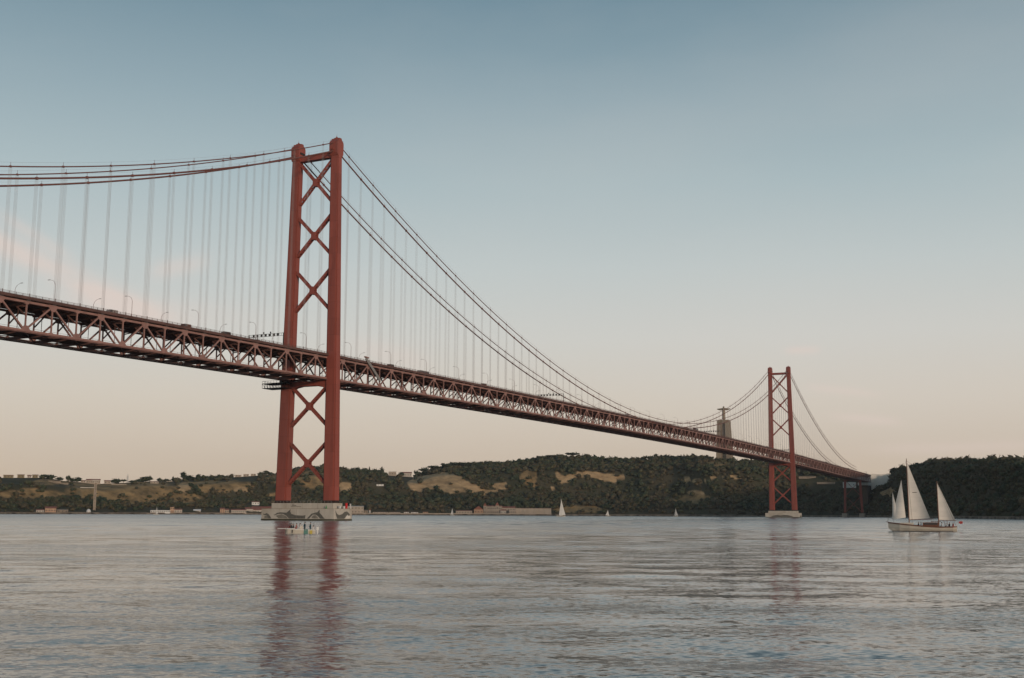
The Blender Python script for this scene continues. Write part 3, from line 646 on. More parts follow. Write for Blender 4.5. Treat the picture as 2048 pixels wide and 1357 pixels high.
# cables and suspenders
KS = .000405
def cab_z(x, upper):
    zt = 189.2 if upper else 184.9; z0 = (85.6 if upper else 81.3)
    if 0 <= x <= 1013: return z0+(zt-z0)*((x-506.5)/506.5)**2
    d = -x if x < 0 else x-1013
    return zt-.4205*d*(1 if x < 0 else 1.0)+KS*d*d
rope = MB()
for dx in (-.42, .42):
    for dy in (-.25, .25): rope.box((dx, dy, .5), (.045, .045, 1))
rope_m = rope.mesh('suspender', M['rope'])
for upper in (True, False):
    rad = .24 if upper else .37
    cl = MB().box((0, 0, .02), (.7, rad*2+.16, rad*2+.16)).box((0, 0, .9), (.09, .09, 1.5)).mesh('cable_clamp', M['cable'])
    for s in (-1, 1):
        pts = []; xs = list(np.linspace(-483, -2, 60))+list(np.linspace(0, 1013, 140))+list(np.linspace(1016, 1013+478, 60))
        c = MB().tube([(x, s*YC, cab_z(x, upper)) for x in xs], rad, 8)
        C = c.build('main_cable', M['cable'], BR, smooth=True); C['label'] = ('upper' if upper else 'lower')+' cable on the '+('near' if s < 0 else 'far')+' side'
        hr = MB()
        for a, b in zip(xs[:-1:3], xs[3::3]): hr.beam((a, s*(YC+.3), cab_z(a, upper)+1.45), (b, s*(YC+.3), cab_z(b, upper)+1.45), .035, .035)
        hr.build('hand_rope', M['cable'], C)
        off = PAN if upper else 2*PAN
        for k in range(-20, 64):
            x = 2*PAN*k+(PAN if upper else 0)
            if x < -330 or x > 1470 or abs(x) < 5 or abs(x-1013) < 5: continue
            z1 = cab_z(x, upper); z0 = chord_z(x)+.2
            inst('cable_clamp', cl, C, (x, s*YC, z1))
            if z1-z0 > 3: inst('suspender', rope_m, C, (x, s*YC, z0), (1, 1, z1-rad-z0))

# anchorage and approach behind the last span
A = thing('anchorage_block', 'pale concrete anchorage wall in the gap where the bridge meets the far hill', 'anchorage', (1640, 0, 0))
MB().prism([(0, 55), (0, 69.5), (18, 70.8), (330, 70), (330, 55)], 18, 'y', -6).build('wall', M['concpale'], A)
MB().prism([(-6, 5), (4, 54.9), (326, 54.9), (326, 5)], 15, 'y', -4).build('footing', M['bark'], A)
MB().prism([(-7, 30), (-7, 76), (-18, 74.6), (-28, 74.8), (-43, 77), (-43, 30)], 4, 'x', 24).build('wing_wall', M['warmconc'], A)
MB().prism([(18, 70.81), (330, 70.01), (330, 71.4), (18, 72.2)], .6, 'y', -6.0).build('parapet', M['concpale'], A)

# access platform below the deck round the far leg, hung from the truss
AP = thing('access_platform', 'dark lattice access platform hanging under the deck left of the near tower', 'platform', (-3, 17, 5.2))
b = MB(); b.box((0, 0, 61.9), (8, 14, .3)); b.box((0, 0, 59.6), (8, 14, .25)); b.build('floor', M['dark'], AP)
b = MB()
for x in (-4, 4):
    for y in np.arange(-7, 7.1, 1.75):
        b.box((x, y, 60.8), (.14, .14, 2.2))
        if y < 6.9: b.beam((x, y, 59.7), (x, y+1.75, 61.9), .1, .12)
    b.beam((x, -7, 63.2), (x, 7, 63.2), .1, .1)
    for y in np.arange(-7, 7.1, 1.75): b.box((x, y, 62.6), (.09, .09, 1.2))
for y in (-7, 7):
    for x in np.arange(-4, 4.1, 2): b.box((x, y, 60.8), (.14, .14, 2.2)); b.box((x, y, 62.6), (.09, .09, 1.2))
    b.beam((-4, y, 63.2), (4, y, 63.2), .1, .1)
b.build('lattice_railing', M['dark'], AP)
for y in (-5, -1.8): MB().box((0, y, 63.2), (1.6, 1.2, 2.4)).build('hanger', M['dark'], AP)
# leaning service stair on the near truss
ST = thing('service_stair', 'grey leaning service stair against the near truss right of the near tower', 'stair', (0, 0, 0))
b = MB()
for dz in (-.7, .7): b.beam((31, -12.5, 82.2+dz), (44.5, -12.5, 72.5+dz), .25, .3, (0, 1, 0))
b.build('stringer', M['grey'], ST)
b = MB()
for k in range(22): t = k/21; b.box((31+13.5*t, -12.2, 82.2-9.7*t), (.35, .9, 1.3))
b.build('treads', M['grey'], ST)
MB().beam((29.5, -12.3, 83.2), (33, -12.3, 83.0), .9, .6, (0, 1, 0)).build('landing', M['truss'], ST)

# ------------------------------------------------------------------ lamp posts, gantries, vehicles
lamp = MB().tube([(0, 0, 0), (0, 0, 6.8), (0, .5, 7.9), (0, 1.5, 8.6), (0, 2.8, 8.9)], [.09, .07, .06, .05, .045], 5)
lampm = lamp.mesh('post', M['cable']); headm = MB().box((0, 3.3, 8.92), (.3, 1.1, .16)).mesh('lamp_head', M['grey'])
basem = MB().box((0, 0, .3), (.4, .4, .6)).mesh('post_base', M['cable'])
def rel(i, x):
    if x < 0: return 'left of the near tower'
    if x < 1013: return 'right of the near tower'
    return 'right of the distant tower'
for s in (-1, 1):
    L = [-171.4-38.25*k for k in range(3)][::-1]+[-133.1+38.25*k for k in range(41)]
    L = [x for x in L if min(abs(x), abs(x-1013)) > 6]
    for x in L:
        zone = [q for q in L if (q < 0) == (x < 0) and (q > 1013) == (x > 1013)]
        i = (zone.index(x) if x > 0 else len(zone)-1-zone.index(x))
        t = thing('street_lamp', '%s street lamp %s, on the %s deck edge' % (ordn(i), rel(i, x), 'near' if s < 0 else 'far'), 'street lamp', (x, s*10.2, chord_z(x)+1.5), 0 if s < 0 else math.pi, 'street lamps along the bridge deck')
        inst('post', lampm, t); inst('lamp_head', headm, t); inst('post_base', basem, t)
for i, (x, lab) in enumerate([(-36, 'dark sign gantry over the road just left of the near tower'), (292, 'dark sign gantry over the road midway between the towers'), (700, 'sign gantry over the road beside the hilltop statue'), (1040, 'sign gantry over the road by the distant tower')]):
    t = thing('sign_gantry', lab, 'sign gantry', (x, 0, chord_z(x)+1.5), 0, 'sign gantries over the road')
    for s in (-1, 1): MB().box((0, s*10.0, 3.3), (.34, .34, 6.6)).build('post', M['dark'], t)
    b = MB()
    for dz in (5.3, 6.5): b.beam((0, -10, dz), (0, 10, dz), .12, .14)
    for y in np.arange(-10, 10.1, 1.25): b.box((0, y, 5.9), (.08, .08, 1.2))
    b.build('cross_beam', M['dark'], t)
    pm = MB().box((-.12, 0, 5.9), (.2, 1.1, 1.0)).mesh('signal_panel', M['dark'])
    for y in (-6.8, -4.6, -2.2, .2, 2.6, 5.0, 7.2): inst('signal_panel', pm, t, (0, y, 0))
    for y in (-2.5, 1.5): MB().box((0, y, 7.1), (.3, .5, .8)).build('beacon', M['dark'], t)

def vehicle_mesh(kind):
    if kind == 'car': bod = [(-2.1, .35), (-2.15, .85), (-1.3, .98), (-.75, 1.42), (.9, 1.44), (1.55, 1.0), (2.15, .85), (2.1, .35)]; w = 1.75; win = [(-1.15, 1.0), (-.7, 1.36), (.85, 1.38), (1.4, 1.02)]
    elif kind == 'van': bod = [(-2.6, .4), (-2.65, 1.1), (-2.0, 1.25), (-1.3, 2.2), (2.55, 2.3), (2.6, .4)]; w = 1.95; win = [(-1.85, 1.3), (-1.25, 2.1), (-.3, 2.12), (-.3, 1.3)]
    else: bod = [(-4.8, .5), (-4.85, 1.8), (-4.5, 3.1), (4.8, 3.2), (4.85, .5)]; w = 2.5; win = [(-4.4, 1.7), (-4.2, 2.7), (4.5, 2.8), (4.5, 1.7)]
    return (bod, w, win)
def make_vehicle(kind, paint, label, x, lane):
    bod, w, win = vehicle_mesh(kind)
    t = thing({'car': 'car', 'van': 'van', 'bus': 'bus'}[kind], label, kind, (x, lane, chord_z(x)+1.5), 0, 'vehicles crossing the bridge deck')
    MB().prism(bod, w, 'y', -w/2).build('body', paint, t); MB().prism(win, w+.06, 'y', -w/2-.03).build('windows', M['window'], t)
    for px_ in (bod[0][0]*.62, -bod[0][0]*.62):
        for s in (-1, 1): MB().tube([(px_, s*(w/2-.22), .34), (px_, s*(w/2+.02), .34)], .34, 10).build('wheel', M['dark'], t)
vl = [('van', 'grey', -141, -7.4, 'grey van on the deck, leftmost vehicle above the railing'), ('car', 'creamwhite', -129, -3.5, 'pale car on the deck just right of the leftmost van'), ('van', 'fascia', -99.5, -7.4, 'brown van on the deck, first from the leftmost pair'), ('van', 'dark', -74, -7.4, 'dark van on the deck midway between frame edge and near tower'), ('car', 'fascia', -52, -7.4, 'dark car on the deck by the first sign gantry'), ('van', 'grey', 22, -3.6, 'grey van on the deck just right of the near tower'), ('van', 'dark', 62, -7.4, 'dark van on the deck beyond the service stair'), ('bus', 'grey', 104, -3.6, 'grey bus on the deck right of the near tower'), ('van', 'fascia', 172, -7.4, 'brown van on the deck left of the second sign gantry'), ('car', 'dark', 240, -7.4, 'dark car on the deck next to the second sign gantry'), ('van', 'grey', 430, -7.4, 'grey van on the deck where the cables dip lowest'), ('bus', 'fascia', 620, -7.4, 'brown bus on the deck under the rising far cables'), ('van', 'dark', 905, -7.4, 'dark van on the deck left of the distant tower'), ('bus', 'dark', 1120, -3, 'dark bus on the deck right of the distant tower'), ('van', 'dark', 1240, -7, 'dark van on the last span of the bridge')]
for k, c, x, ln, lab in vl: make_vehicle(k, M[c], lab, x, ln)

# ------------------------------------------------------------------ hilltop monument
SP = place(1452, 2335, 0); SP.z = height(1452, 2335)-1; SZ = 114.0
S = thing('hilltop_monument', 'hilltop monument of a robed figure with outstretched arms on a tall pillared pedestal', 'monument', (SP.x, SP.y, 0), R(6))
zb = min(SP.z, 112)
for sx_ in (-1, 1):
    for sy in (-1, 1):
        MB().loft([[(sx_*(cx)+a*w, sy*(cx*1.02)+b*w, z) for a, b in ((-1, -1), (1, -1), (1, 1), (-1, 1))] for z, cx, w in ((zb-4, 10.0, 4.9), (182, 7.4, 4.0))]).build('pillar', M['statue'], S)
MB().box((0, 0, 183.5), (23.4, 23.6, 4.4)).box((0, 0, 186.6), (20.6, 20.6, 2.0)).box((0, 0, 181.4), (19, 19, 3)).build('top_slab', M['statue'], S)
MB().loft([[(a*w, b*w, z) for a, b in ((-1, -1), (1, -1), (1, 1), (-1, 1))] for z, w in ((zb-4, 8.2), (181, 6.6))]).build('core', M['statue'], S)
MB().box((0, 0, zb-3), (31, 31, 8)).build('base', M['statue'], S)
def figure():
    me = bpy.data.meshes.new('figure'); bm = bmesh.new()
    P = [((0, 0, 0), 4.2), ((0, 0, 5), 3.5), ((0, 0, 11), 3.2), ((0, 0, 17), 3.5), ((0, 0, 21), 3.2), ((0, 0, 23.4), 1.5), ((-.2, 0, 25.6), 2.2), ((-.1, 0, 27.6), 1.4), ((0, 3.0, 21.6), 2.3), ((-.2, 6.4, 21.5), 2.3), ((-.4, 10, 21.7), 1.6), ((-.5, 13.2, 21.9), .8), ((0, -3.0, 21.6), 2.3), ((-.2, -6.4, 21.5), 2.3), ((-.4, -10, 21.7), 1.6), ((-.5, -13.2, 21.9), .8), ((-.3, 6.8, 19.4), 1.1), ((-.3, -6.8, 19.4), 1.1)]
    Ed = [(0, 1), (1, 2), (2, 3), (3, 4), (4, 5), (5, 6), (6, 7), (4, 8), (8, 9), (9, 10), (10, 11), (4, 12), (12, 13), (13, 14), (14, 15), (9, 16), (13, 17)]
    return skin_mesh('figure', P, Ed, M['statue'], 1)
def skin_mesh(name, P, Ed, m, sub=1):
    me = bpy.data.meshes.new(name); me.from_pydata([p for p, r_ in P], Ed, []); o = bpy.data.objects.new(name+'_tmp', me); col.objects.link(o)
    mod = o.modifiers.new('s', 'SKIN'); sv = me.skin_vertices[0].data
    for i, (p, r_) in enumerate(P): sv[i].radius = (r_, r_) if not isinstance(r_, tuple) else r_
    sv[0].use_root = True; ss = o.modifiers.new('u', 'SUBSURF'); ss.levels = sub; ss.render_levels = sub
    dg = bpy.context.evaluated_depsgraph_get(); out = bpy.data.meshes.new_from_object(o.evaluated_get(dg)); bpy.data.objects.remove(o)
    out.name = name; out.materials.clear(); out.materials.append(m); out.polygons.foreach_set('use_smooth', [True]*len(out.polygons)); return out
fo = inst('figure', figure(), S, (0, 0, 187.6))

# ------------------------------------------------------------------ buildings on the far bank
def house(name, label, cat, px0, px1, py_base, hpx, wall='creamwhite', roof='roof', roof_h=.35, depth=10, nwin=None, parts=None, rows=1, group=None, dist=None, lift=0.0, gable_end=False):
    pc = ground((px0+px1)/2, py_base) if dist is None else place((px0+px1)/2, dist, 2.3)
    d = (pc-CAM); dd = math.hypot(d.x, d.y); ct = 1/math.sqrt(1+(((px0+px1)/2-1024)/FPX)**2); sc = FPX/dd/ct
    L = (px1-px0)/sc*ct; h = hpx/sc; rz = math.atan2(d.y, d.x)+math.pi/2
    t = thing(name, label, cat, (pc.x, pc.y, pc.z-1.0+lift), rz, group)
    MB().box((0, 0, (h+1)/2), (L, depth, h+1)).build('wall', M[wall], t)
    rh = h*roof_h
    if roof:
        z = h+1
        if gable_end: MB().prism([(-L/2-.4, z), (L/2+.4, z), (0, z+rh*1.4)], depth+.8, 'y', -depth/2-.4).build('roof', M[roof], t)
        elif rh > .1: MB().prism([(-depth/2-.5, z), (depth/2+.5, z), (0, z+rh)], L+.8, 'x', -L/2-.4).build('roof', M[roof], t)
        else: MB().box((0, 0, z+.2), (L+.6, depth+.6, .4)).build('roof', M[roof], t)
    n = nwin if nwin is not None else max(2, int(L/4.5)); wm = MB().box((0, 0, 0), (1.3, .3, min(1.9, h*.42/rows+.3))).mesh('window', M['window'])
    for r_ in range(rows):
        for k in range(n): inst('window', wm, t, (-L/2+L*(k+.5)/n, -depth/2-.02, 1+h*(r_+.5)/rows))
        # the side towards the river is local +y or -y: put openings on both
        for k in range(n): inst('window', wm, t, (-L/2+L*(k+.5)/n, depth/2+.02, 1+h*(r_+.5)/rows))
    HOUSE_CLEAR.append((px0, px1, py_base-4, py_base+16)); return t
H = house
H('house', 'yellow block at the far left end of the ridge', 'house', 2, 22, 955, 5, 'yellow', 'roof', .2)
H('house', 'yellow house second along the left ridge', 'house', 30, 44, 954, 5.5, 'yellow', 'roof', .25)
H('house', 'red roofed house on the left ridge between trees', 'house', 50, 58, 953, 4, 'creamwhite', 'roof', .5)
H('house', 'yellow block on the left ridge beside the round dark trees', 'house', 60, 71, 953, 5.5, 'yellow', 'roof', .2)
H('terrace_wall', 'pale long terrace wall on the left hillside', 'wall', 92, 118, 966, 4, 'stone', None, 0, 6, 0)
H('terrace_wall', 'lower pale terrace wall left of the white villa', 'wall', 117, 133, 969, 3, 'stone', None, 0, 6, 0)
H('villa', 'long white villa with arched roof behind the lift tower', 'house', 169, 197, 968, 7, 'cream', 'roof', .35, 14, 7)
H('house', 'low cream house on the ridge left of the long villa', 'house', 158, 168, 966, 4, 'cream', 'roof', .3)
H('house', 'small cream house on the ridge right of the lift tower', 'house', 205, 218, 968, 5, 'cream', 'roof', .4)
H('house', 'white low house among trees on the ridge left of the tallest tree', 'house', 298, 314, 967, 3, 'cream', 'roof', .3)
H('terrace_wall', 'thin white wall along the ridge top right of the lift tower', 'wall', 220, 250, 970, 1.2, 'cream', None, 0, 2, 0)
H('terrace_wall', 'thin white wall below the tallest ridge tree', 'wall', 330, 342, 964, 1.2, 'cream', None, 0, 2, 0)
H('house', 'flat roofed white house, leftmost of three on the ridge crest', 'house', 467, 480, 953.5, 4, 'cream', 'roof', .05, 10, 2)
H('house', 'flat roofed white house, middle of three on the ridge crest', 'house', 484, 495, 953, 4.5, 'cream', 'roof', .05, 10, 2)
H('house', 'flat roofed white house, rightmost of three on the ridge crest', 'house', 499, 509, 952, 4, 'cream', 'roof', .05, 10, 2)
H('villa', 'cream villa with a small upper storey on the ridge right of the near tower', 'house', 776, 791, 949, 8, 'cream', 'concpale', .06, 12, 3)
H('villa', 'cream villa with red roof on the ridge next to the two-storey villa', 'house', 803, 822, 953, 7, 'creamwhite', 'roof', .35, 12, 4)
H('house', 'white low house lying in the woods below the two ridge villas', 'house', 752, 766, 972, 2.4, 'white', 'concpale', .1, 8, 2)
# waterside
def shore(px, off=8): return float(np.interp(px, sx, sdv))+off
H('restaurant', 'waterside restaurant with two red roofs at the left shore', 'restaurant', 90, 112, 1025, 8, 'pinkwall', 'roof', .45, 14, 4, dist=shore(100, 14))
H('house', 'low white pavilion beside the left red roofed restaurant', 'house', 72, 88, 1025, 4.5, 'creamwhite', 'roof', .4, 10, 3, dist=shore(80, 12))
H('shed', 'low grey waterside shed right of the red roofed restaurant', 'shed', 114, 136, 1026, 5, 'stone', 'stone', .3, 10, 3, dist=shore(124, 12))
H('ferry_building', 'long white quayside building left of the orange block', 'building', 301, 340, 1026, 5, 'white', 'white', .05, 10, 9, dist=shore(320, 10))
H('house', 'orange block standing on the left quay', 'house', 340, 348, 1026, 11, 'pinkwall', 'pinkwall', .05, 9, 2, rows=2, dist=shore(344, 16))
H('house', 'white house with red roof attached to the orange block', 'house', 348, 364, 1026, 6, 'creamwhite', 'roof', .35, 10, 3, dist=shore(356, 14))
H('house', 'white gabled house alone between bushes on the left shore', 'house', 387, 401, 1024, 4.5, 'creamwhite', 'concpale', .6, 9, 2, dist=shore(394, 30))
H('house', 'pink house with domed roof beside a dark tree on the shore', 'house', 440, 449, 1023, 8, 'pinkwall', 'roof', .3, 9, 2, rows=2, dist=shore(444, 14))
H('house', 'grey-cream narrow house right of the pink shore house', 'house', 449, 458, 1023, 6, 'cream', 'roof', .4, 9, 2, dist=shore(453, 22))
H('warehouse', 'long cream warehouse with red roof left of the near pier', 'warehouse', 462, 492, 1023, 5.5, 'creamwhite', 'roof', .45, 14, 8, dist=shore(477, 14))
H('warehouse', 'taller white warehouse with red roof left of the near pier', 'warehouse', 490, 506, 1022, 8, 'creamwhite', 'roof', .45, 14, 4, dist=shore(498, 32))
H('warehouse', 'large warehouse with broad red roof behind the near pier', 'warehouse', 504, 552, 1022, 6, 'creamwhite', 'roof', 1.2, 26, 9, dist=shore(525, 34))
H('house', 'bright white house standing above the broad red roof', 'house', 503, 518, 1010, 5, 'white', 'roof', .3, 9, 3)
H('warehouse', 'cream warehouse with white fascia right of the near pier', 'warehouse', 690, 727, 1025, 14, 'cream', 'white', .06, 14, 6, rows=2, dist=shore(708, 14))
H('shed', 'stone shed next to the cream warehouse right of the pier', 'shed', 726, 736, 1026, 6, 'stone', 'stone', .2, 9, 2, dist=shore(731, 12))
H('house', 'small white waterside hut left of the row of sheds', 'house', 738, 741, 1026, 6, 'white', 'roof', .4, 5, 1, dist=shore(740, 10))
for a_, b_, h_, lab, w_ in [(746, 776, 2.6, 'low white boat shed, first right of the stone shed', 'creamwhite'), (778, 800, 2.6, 'low white boat shed, second right of the stone shed', 'creamwhite'), (808, 818, 3.2, 'small white boat shed by the bushy shore', 'white'), (822, 836, 3.0, 'small white boat shed beside a shore tree', 'white'), (846, 856, 3.4, 'pink hut between two shore trees', 'pinkwall')]:
    H('boat_shed', lab, 'shed', a_, b_, 1027, h_, w_, 'roof', .25, 8, None, dist=shore((a_+b_)/2, 10))
H('warehouse', 'long low cream building right of the first small sailboat', 'building', 912, 944, 1026, 6, 'cream', 'roof', .2, 12, 6, dist=shore(928, 14))
H('house', 'gabled pink house between the low cream building and the long villa', 'house', 948, 966, 1026, 9, 'pinkwall', 'roof', .55, 12, 3, dist=shore(957, 16), gable_end=True)
H('villa', 'long two storey cream villa with two gable towers on the shore', 'building', 967, 1004, 1027, 15, 'cream', 'roof', .12, 12, 10, rows=2, dist=shore(985, 18))
H('gable_tower', 'left pointed tower of the long shore villa', 'tower', 967, 973, 1027, 16, 'cream', 'roof', .28, 13, 1, rows=2, dist=shore(970, 17), gable_end=True)
H('gable_tower', 'right pointed tower of the long shore villa', 'tower', 991, 998, 1027, 17, 'cream', 'roof', .28, 13, 1, rows=2, dist=shore(994, 17), gable_end=True)
H('house', 'cream house joined to the right end of the long villa', 'house', 1004, 1030, 1027, 12, 'cream', 'roof', .25, 12, 5, rows=2, dist=shore(1017, 20))
H('house', 'small white house in front of the stepped cream houses', 'house', 1001, 1012, 1027, 7, 'creamwhite', 'roof', .3, 8, 2, dist=shore(1006, 8))
H('warehouse', 'big windowless warehouse of pale wall panels on the shore', 'warehouse', 1031, 1102, 1028, 11.5, 'cream', 'roof', .07, 18, 0, dist=shore(1066, 14))
H('annex', 'cream annex with dark openings left of the big panelled warehouse', 'building', 1018, 1032, 1028, 8, 'cream', 'cream', .05, 10, 4, dist=shore(1025, 8))
H('building', 'pale building on the slope behind the last bridge pier', 'building', 1688, 1714, 976, 10, 'concpale', 'concpale', .04, 12, 3)
H('terrace_wall', 'pale retaining wall on the wooded slope right of the distant tower', 'wall', 1636, 1672, 968, 3, 'stone', None, 0, 4, 0)
H('terrace_wall', 'pale rock terrace on the wooded slope beside the distant tower', 'wall', 1600, 1634, 957, 3.4, 'stone', None, 0, 4, 0)
# panel joints of the big warehouse
pc = place(1066, shore(1066, 14), 2.3); dd = (pc-CAM).length; rzw = math.atan2((pc-CAM).y, (pc-CAM).x)+math.pi/2
# round dome and lift tower
dm = MB().loft([[(r_*math.cos(a), r_*math.sin(a), z) for a in np.linspace(0, 2*math.pi, 13)[:-1]] for r_, z in ((3.0, 0), (3.2, 2), (2.6, 4), (1.3, 5.2), (.2, 5.6))]).build('dome', M['white'], None, place(177, shore(177, 12), 2.0), smooth=True)
tag(dm, 'small white dome on the shore at the foot of the lift tower', 'dome')
lp = place(188, shore(188, 34), 0); d = lp-CAM; dd = math.hypot(d.x, d.y); rz = math.atan2(d.y, d.x)+math.pi/2
LT = thing('lift_tower', 'tall pale panoramic lift tower against the brown left hillside', 'lift tower', (lp.x, lp.y, 2.0), rz)
ht = (1026-968)/FPX*dd; s_ = 1.0
for a in (-1, 1): MB().box((a*1.5, 0, ht/2), (.6, 1.6, ht)).build('shaft', M['cream'], LT)
MB().box((0, 0, ht/2), (2.4, 1.2, ht)).build('lattice', M['stone'], LT)
MB().box((0, 0, ht+1), (9.5, 5, .9)).box((0, 0, ht-1.2), (5, 3.5, 1.0)).box((0, 0, ht+2.1), (11, 5, .35)).build('top_cabin', M['conc'], LT)
MB().box((11.5, 2, ht*.80), (19, 2.2, 1.1)).build('walkway', M['conc'], LT)
MB().box((0, 0, 1.2), (7, 6, 3)).build('base_house', M['creamwhite'], LT)
pt = ground(252, 966); ct = MB().box((0, 0, 5.5), (2.6, 2.6, 11)).tube([(0, 0, 11), (0, 0, 13), (0, 0, 16)], [1.5, 1.1, .1], 8).build('bell_tower', M['concpale'], None, (pt.x, pt.y, pt.z))
tag(ct, 'thin pale bell tower on the ridge right of the lift tower', 'tower')
# quay walls: stretches of stone along the water
def quay(px0, px1, z, m, lab, off=1.5):
    b = MB(); ps = np.arange(px0, px1+.1, 6.0); prev = None
    for p in ps:
        a = place(p, shore(p, off)-1.5, 0); c = place(p, shore(p, off)+1.5, 0); cur = [(a.x, a.y, -2), (c.x, c.y, -2), (c.x, c.y, z), (a.x, a.y, z)]
        prev = (prev or [])+[cur]
    b.loft(prev); o = b.build('quay_wall', M[m], None); tag(o, lab, 'quay wall', 'quay walls along the far shore'); return o
quay(0, 200, 2.6, 'stone', 'rough stone quay wall below the left red roofed restaurant')
quay(206, 296, 2.5, 'stone', 'low stone embankment between lift tower and white ferry building')
quay(300, 520, 2.8, 'stone', 'stone quay wall left of the near pier')
quay(700, 905, 3.4, 'cream', 'pale quay wall below the row of boat sheds')
quay(905, 1105, 3.6, 'cream', 'pale quay wall below the long shore villa')
quay(1110, 1500, 2.6, 'stone', 'dark rubble bank below the central woods')
quay(1620, 1900, 2.6, 'stone', 'dark rubble bank behind the three sailed yacht')
quay(1905, 2300, 2.6, 'stone', 'ochre rubble bank at the right edge')
build_woods()

# ------------------------------------------------------------------ single trees of the skyline
def tree_meshes():
    out = []
    for i in range(5):
        V, F = crown(40+i, (.75, .9, .55, .5, 1.0)[i], 90, True); out.append(raw_mesh('crown', V, F, M['leafdark']))
    V, F = crown(60, 1.9, 70, True, cone=True); out.append(raw_mesh('crown', V, F, M['leafdark']))
    return out
CR = tree_meshes()
trunk = MB().tube([(0, 0, -1.5), (.1, 0, .4), (-.06, .05, .8), (.03, 0, 1.1)], [.07, .055, .04, .02], 6).add([], [])
trunk.tube([(0, 0, .55), (.25, .1, .95)], [.03, .012], 5); trunk.tube([(0, 0, .6), (-.22, -.12, 1.0)], [.03, .012], 5)
trunk_m = trunk.mesh('trunk', M['bark'])
# px, top py, width px, kind (0-4 round, 5 cypress), tall trunk?
TL = [(84, 948, 16, 1), (98, 948, 14, 0), (115, 953, 12, 0), (133, 950, 9, 4), (141, 955, 10, 0), (152, 953, 12, 1), (229, 956, 18, 0), (244, 958, 10, 2), (262, 960, 12, 0), (275, 957, 14, 0), (288, 952, 16, 1), (296, 951, 10, 4), (316, 955, 9, 0), (330, 957, 12, 0), (343, 952, 8, 5), (364, 942, 11, 4), (374, 949, 20, 0), (394, 947, 9, 1), (411, 951, 8, 0), (420, 956, 8, 0), (436, 955, 9, 4), (447, 957, 7, 0), (518, 943, 10, 0), (529, 940, 12, 1), (538, 945, 10, 0), (589, 934, 5, 4), (598, 934, 5, 4), (632, 934, 9, 0), (652, 932, 12, 1), (685, 931, 4, 5), (700, 936, 6, 5), (714, 933, 12, 0), (728, 935, 12, 0), (737, 932, 5, 5), (748, 936, 12, 0), (762, 932, 12, 5), (768, 944, 10, 0), (801, 943, 10, 1), (831, 940, 8, 2), (848, 934, 18, 2), (866, 930, 24, 3), (893, 926, 22, 2), (912, 924, 22, 2), (930, 923, 20, 0), (941, 923, 6, 5), (957, 923, 12, 2), (962, 922, 4, 5), (978, 922, 12, 2), (994, 922, 10, 2), (1006, 923, 10, 2), (1018, 922, 8, 0), (1036, 921, 12, 2), (1050, 919, 12, 2), (1067, 914, 12, 1), (1083, 911, 20, 2), (1103, 909, 24, 3), (1125, 908, 8, 2), (1146, 904, 26, 3), (1165, 913, 10, 0), (1178, 912, 8, 0), (1195, 915, 12, 0), (1300, 911, 16, 2), (1313, 906, 9, 1), (1330, 914, 8, 5), (1343, 912, 6, 5), (1358, 909, 5, 5), (1364, 908, 5, 5), (1370, 907, 5, 5), (1376, 907, 6, 5), (1382, 909, 5, 5), (1395, 909, 4, 5), (1420, 913, 18, 2), (1655, 921, 8, 1), (1733, 943, 12, 0), (1793, 933, 16, 1), (1812, 931, 18, 0), (1832, 927, 20, 1), (1855, 924, 20, 2), (1878, 922, 24, 2), (1903, 920, 20, 0), (1929, 918, 20, 1), (1958, 918, 26, 2), (1981, 923, 14, 0), (1999, 920, 18, 1), (2030, 918, 26, 2), (2046, 918, 22, 1)]
def zone(px):
    if px < 200: return 'left of the lift tower'
    if px < 350: return 'between lift tower and tallest left tree'
    if px < 460: return 'beside the tallest left tree'
    if px < 640: return 'on bare ground by the near tower'
    if px < 775: return 'in the woods right of near tower'
    if px < 900: return 'above the large ochre cliff'
    if px < 1060: return 'in the row above the shore villa'
    if px < 1200: return 'on the highest umbrella pine ridge'
    if px < 1500: return 'just left of the hilltop monument'
    if px < 1790: return 'behind the last bridge span'
    return 'on the ridge above the yacht'
zc = {}
for t_ in TL: zc.setdefault(zone(t_[0]), []).append(t_[0])
KN = {0: 'round', 1: 'tall round', 2: 'broad spreading', 3: 'umbrella shaped', 4: 'narrow upright', 5: 'pointed'}
for px, ty, wpx, kd in TL:
    S_, Rd, zr = ridge(px); dist = Rd*(.995 if px < 1700 else .985)
    if px == 1735: dist = 2090
    base = place(px, dist, height(px, dist)); dtop = ray(px, ty); ztop = CAM.z+dist*dtop.z/math.hypot(dtop.x, dtop.y); h = max(4.5, ztop-base.z); w = wpx/FPX*dist
    z = zone(px); i = sorted(zc[z]).index(px)
    t = thing('pine_tree' if kd in (2, 3, 5) else 'tree', ('%s %s tree, %s from the left %s' % ('small' if wpx < 9 else 'large' if wpx > 18 else 'dark', KN[kd], ordn(i), z)).strip(), 'tree', base, random.uniform(0, 6), 'single trees along the skyline')
    ch = h*(.62 if kd == 2 else .5 if kd == 3 else .93)
    me = CR[kd]; zmax = max(v.co.z for v in me.vertices); zmin = min(v.co.z for v in me.vertices); sc = ch/(zmax-zmin)
    o = inst('crown', me, t, (0, 0, h-zmax*sc), (w/2/1.05, w/2/1.05, sc)); inst('trunk', trunk_m, t, (0, 0, 0), (h*1.1, h*1.1, h*.8))

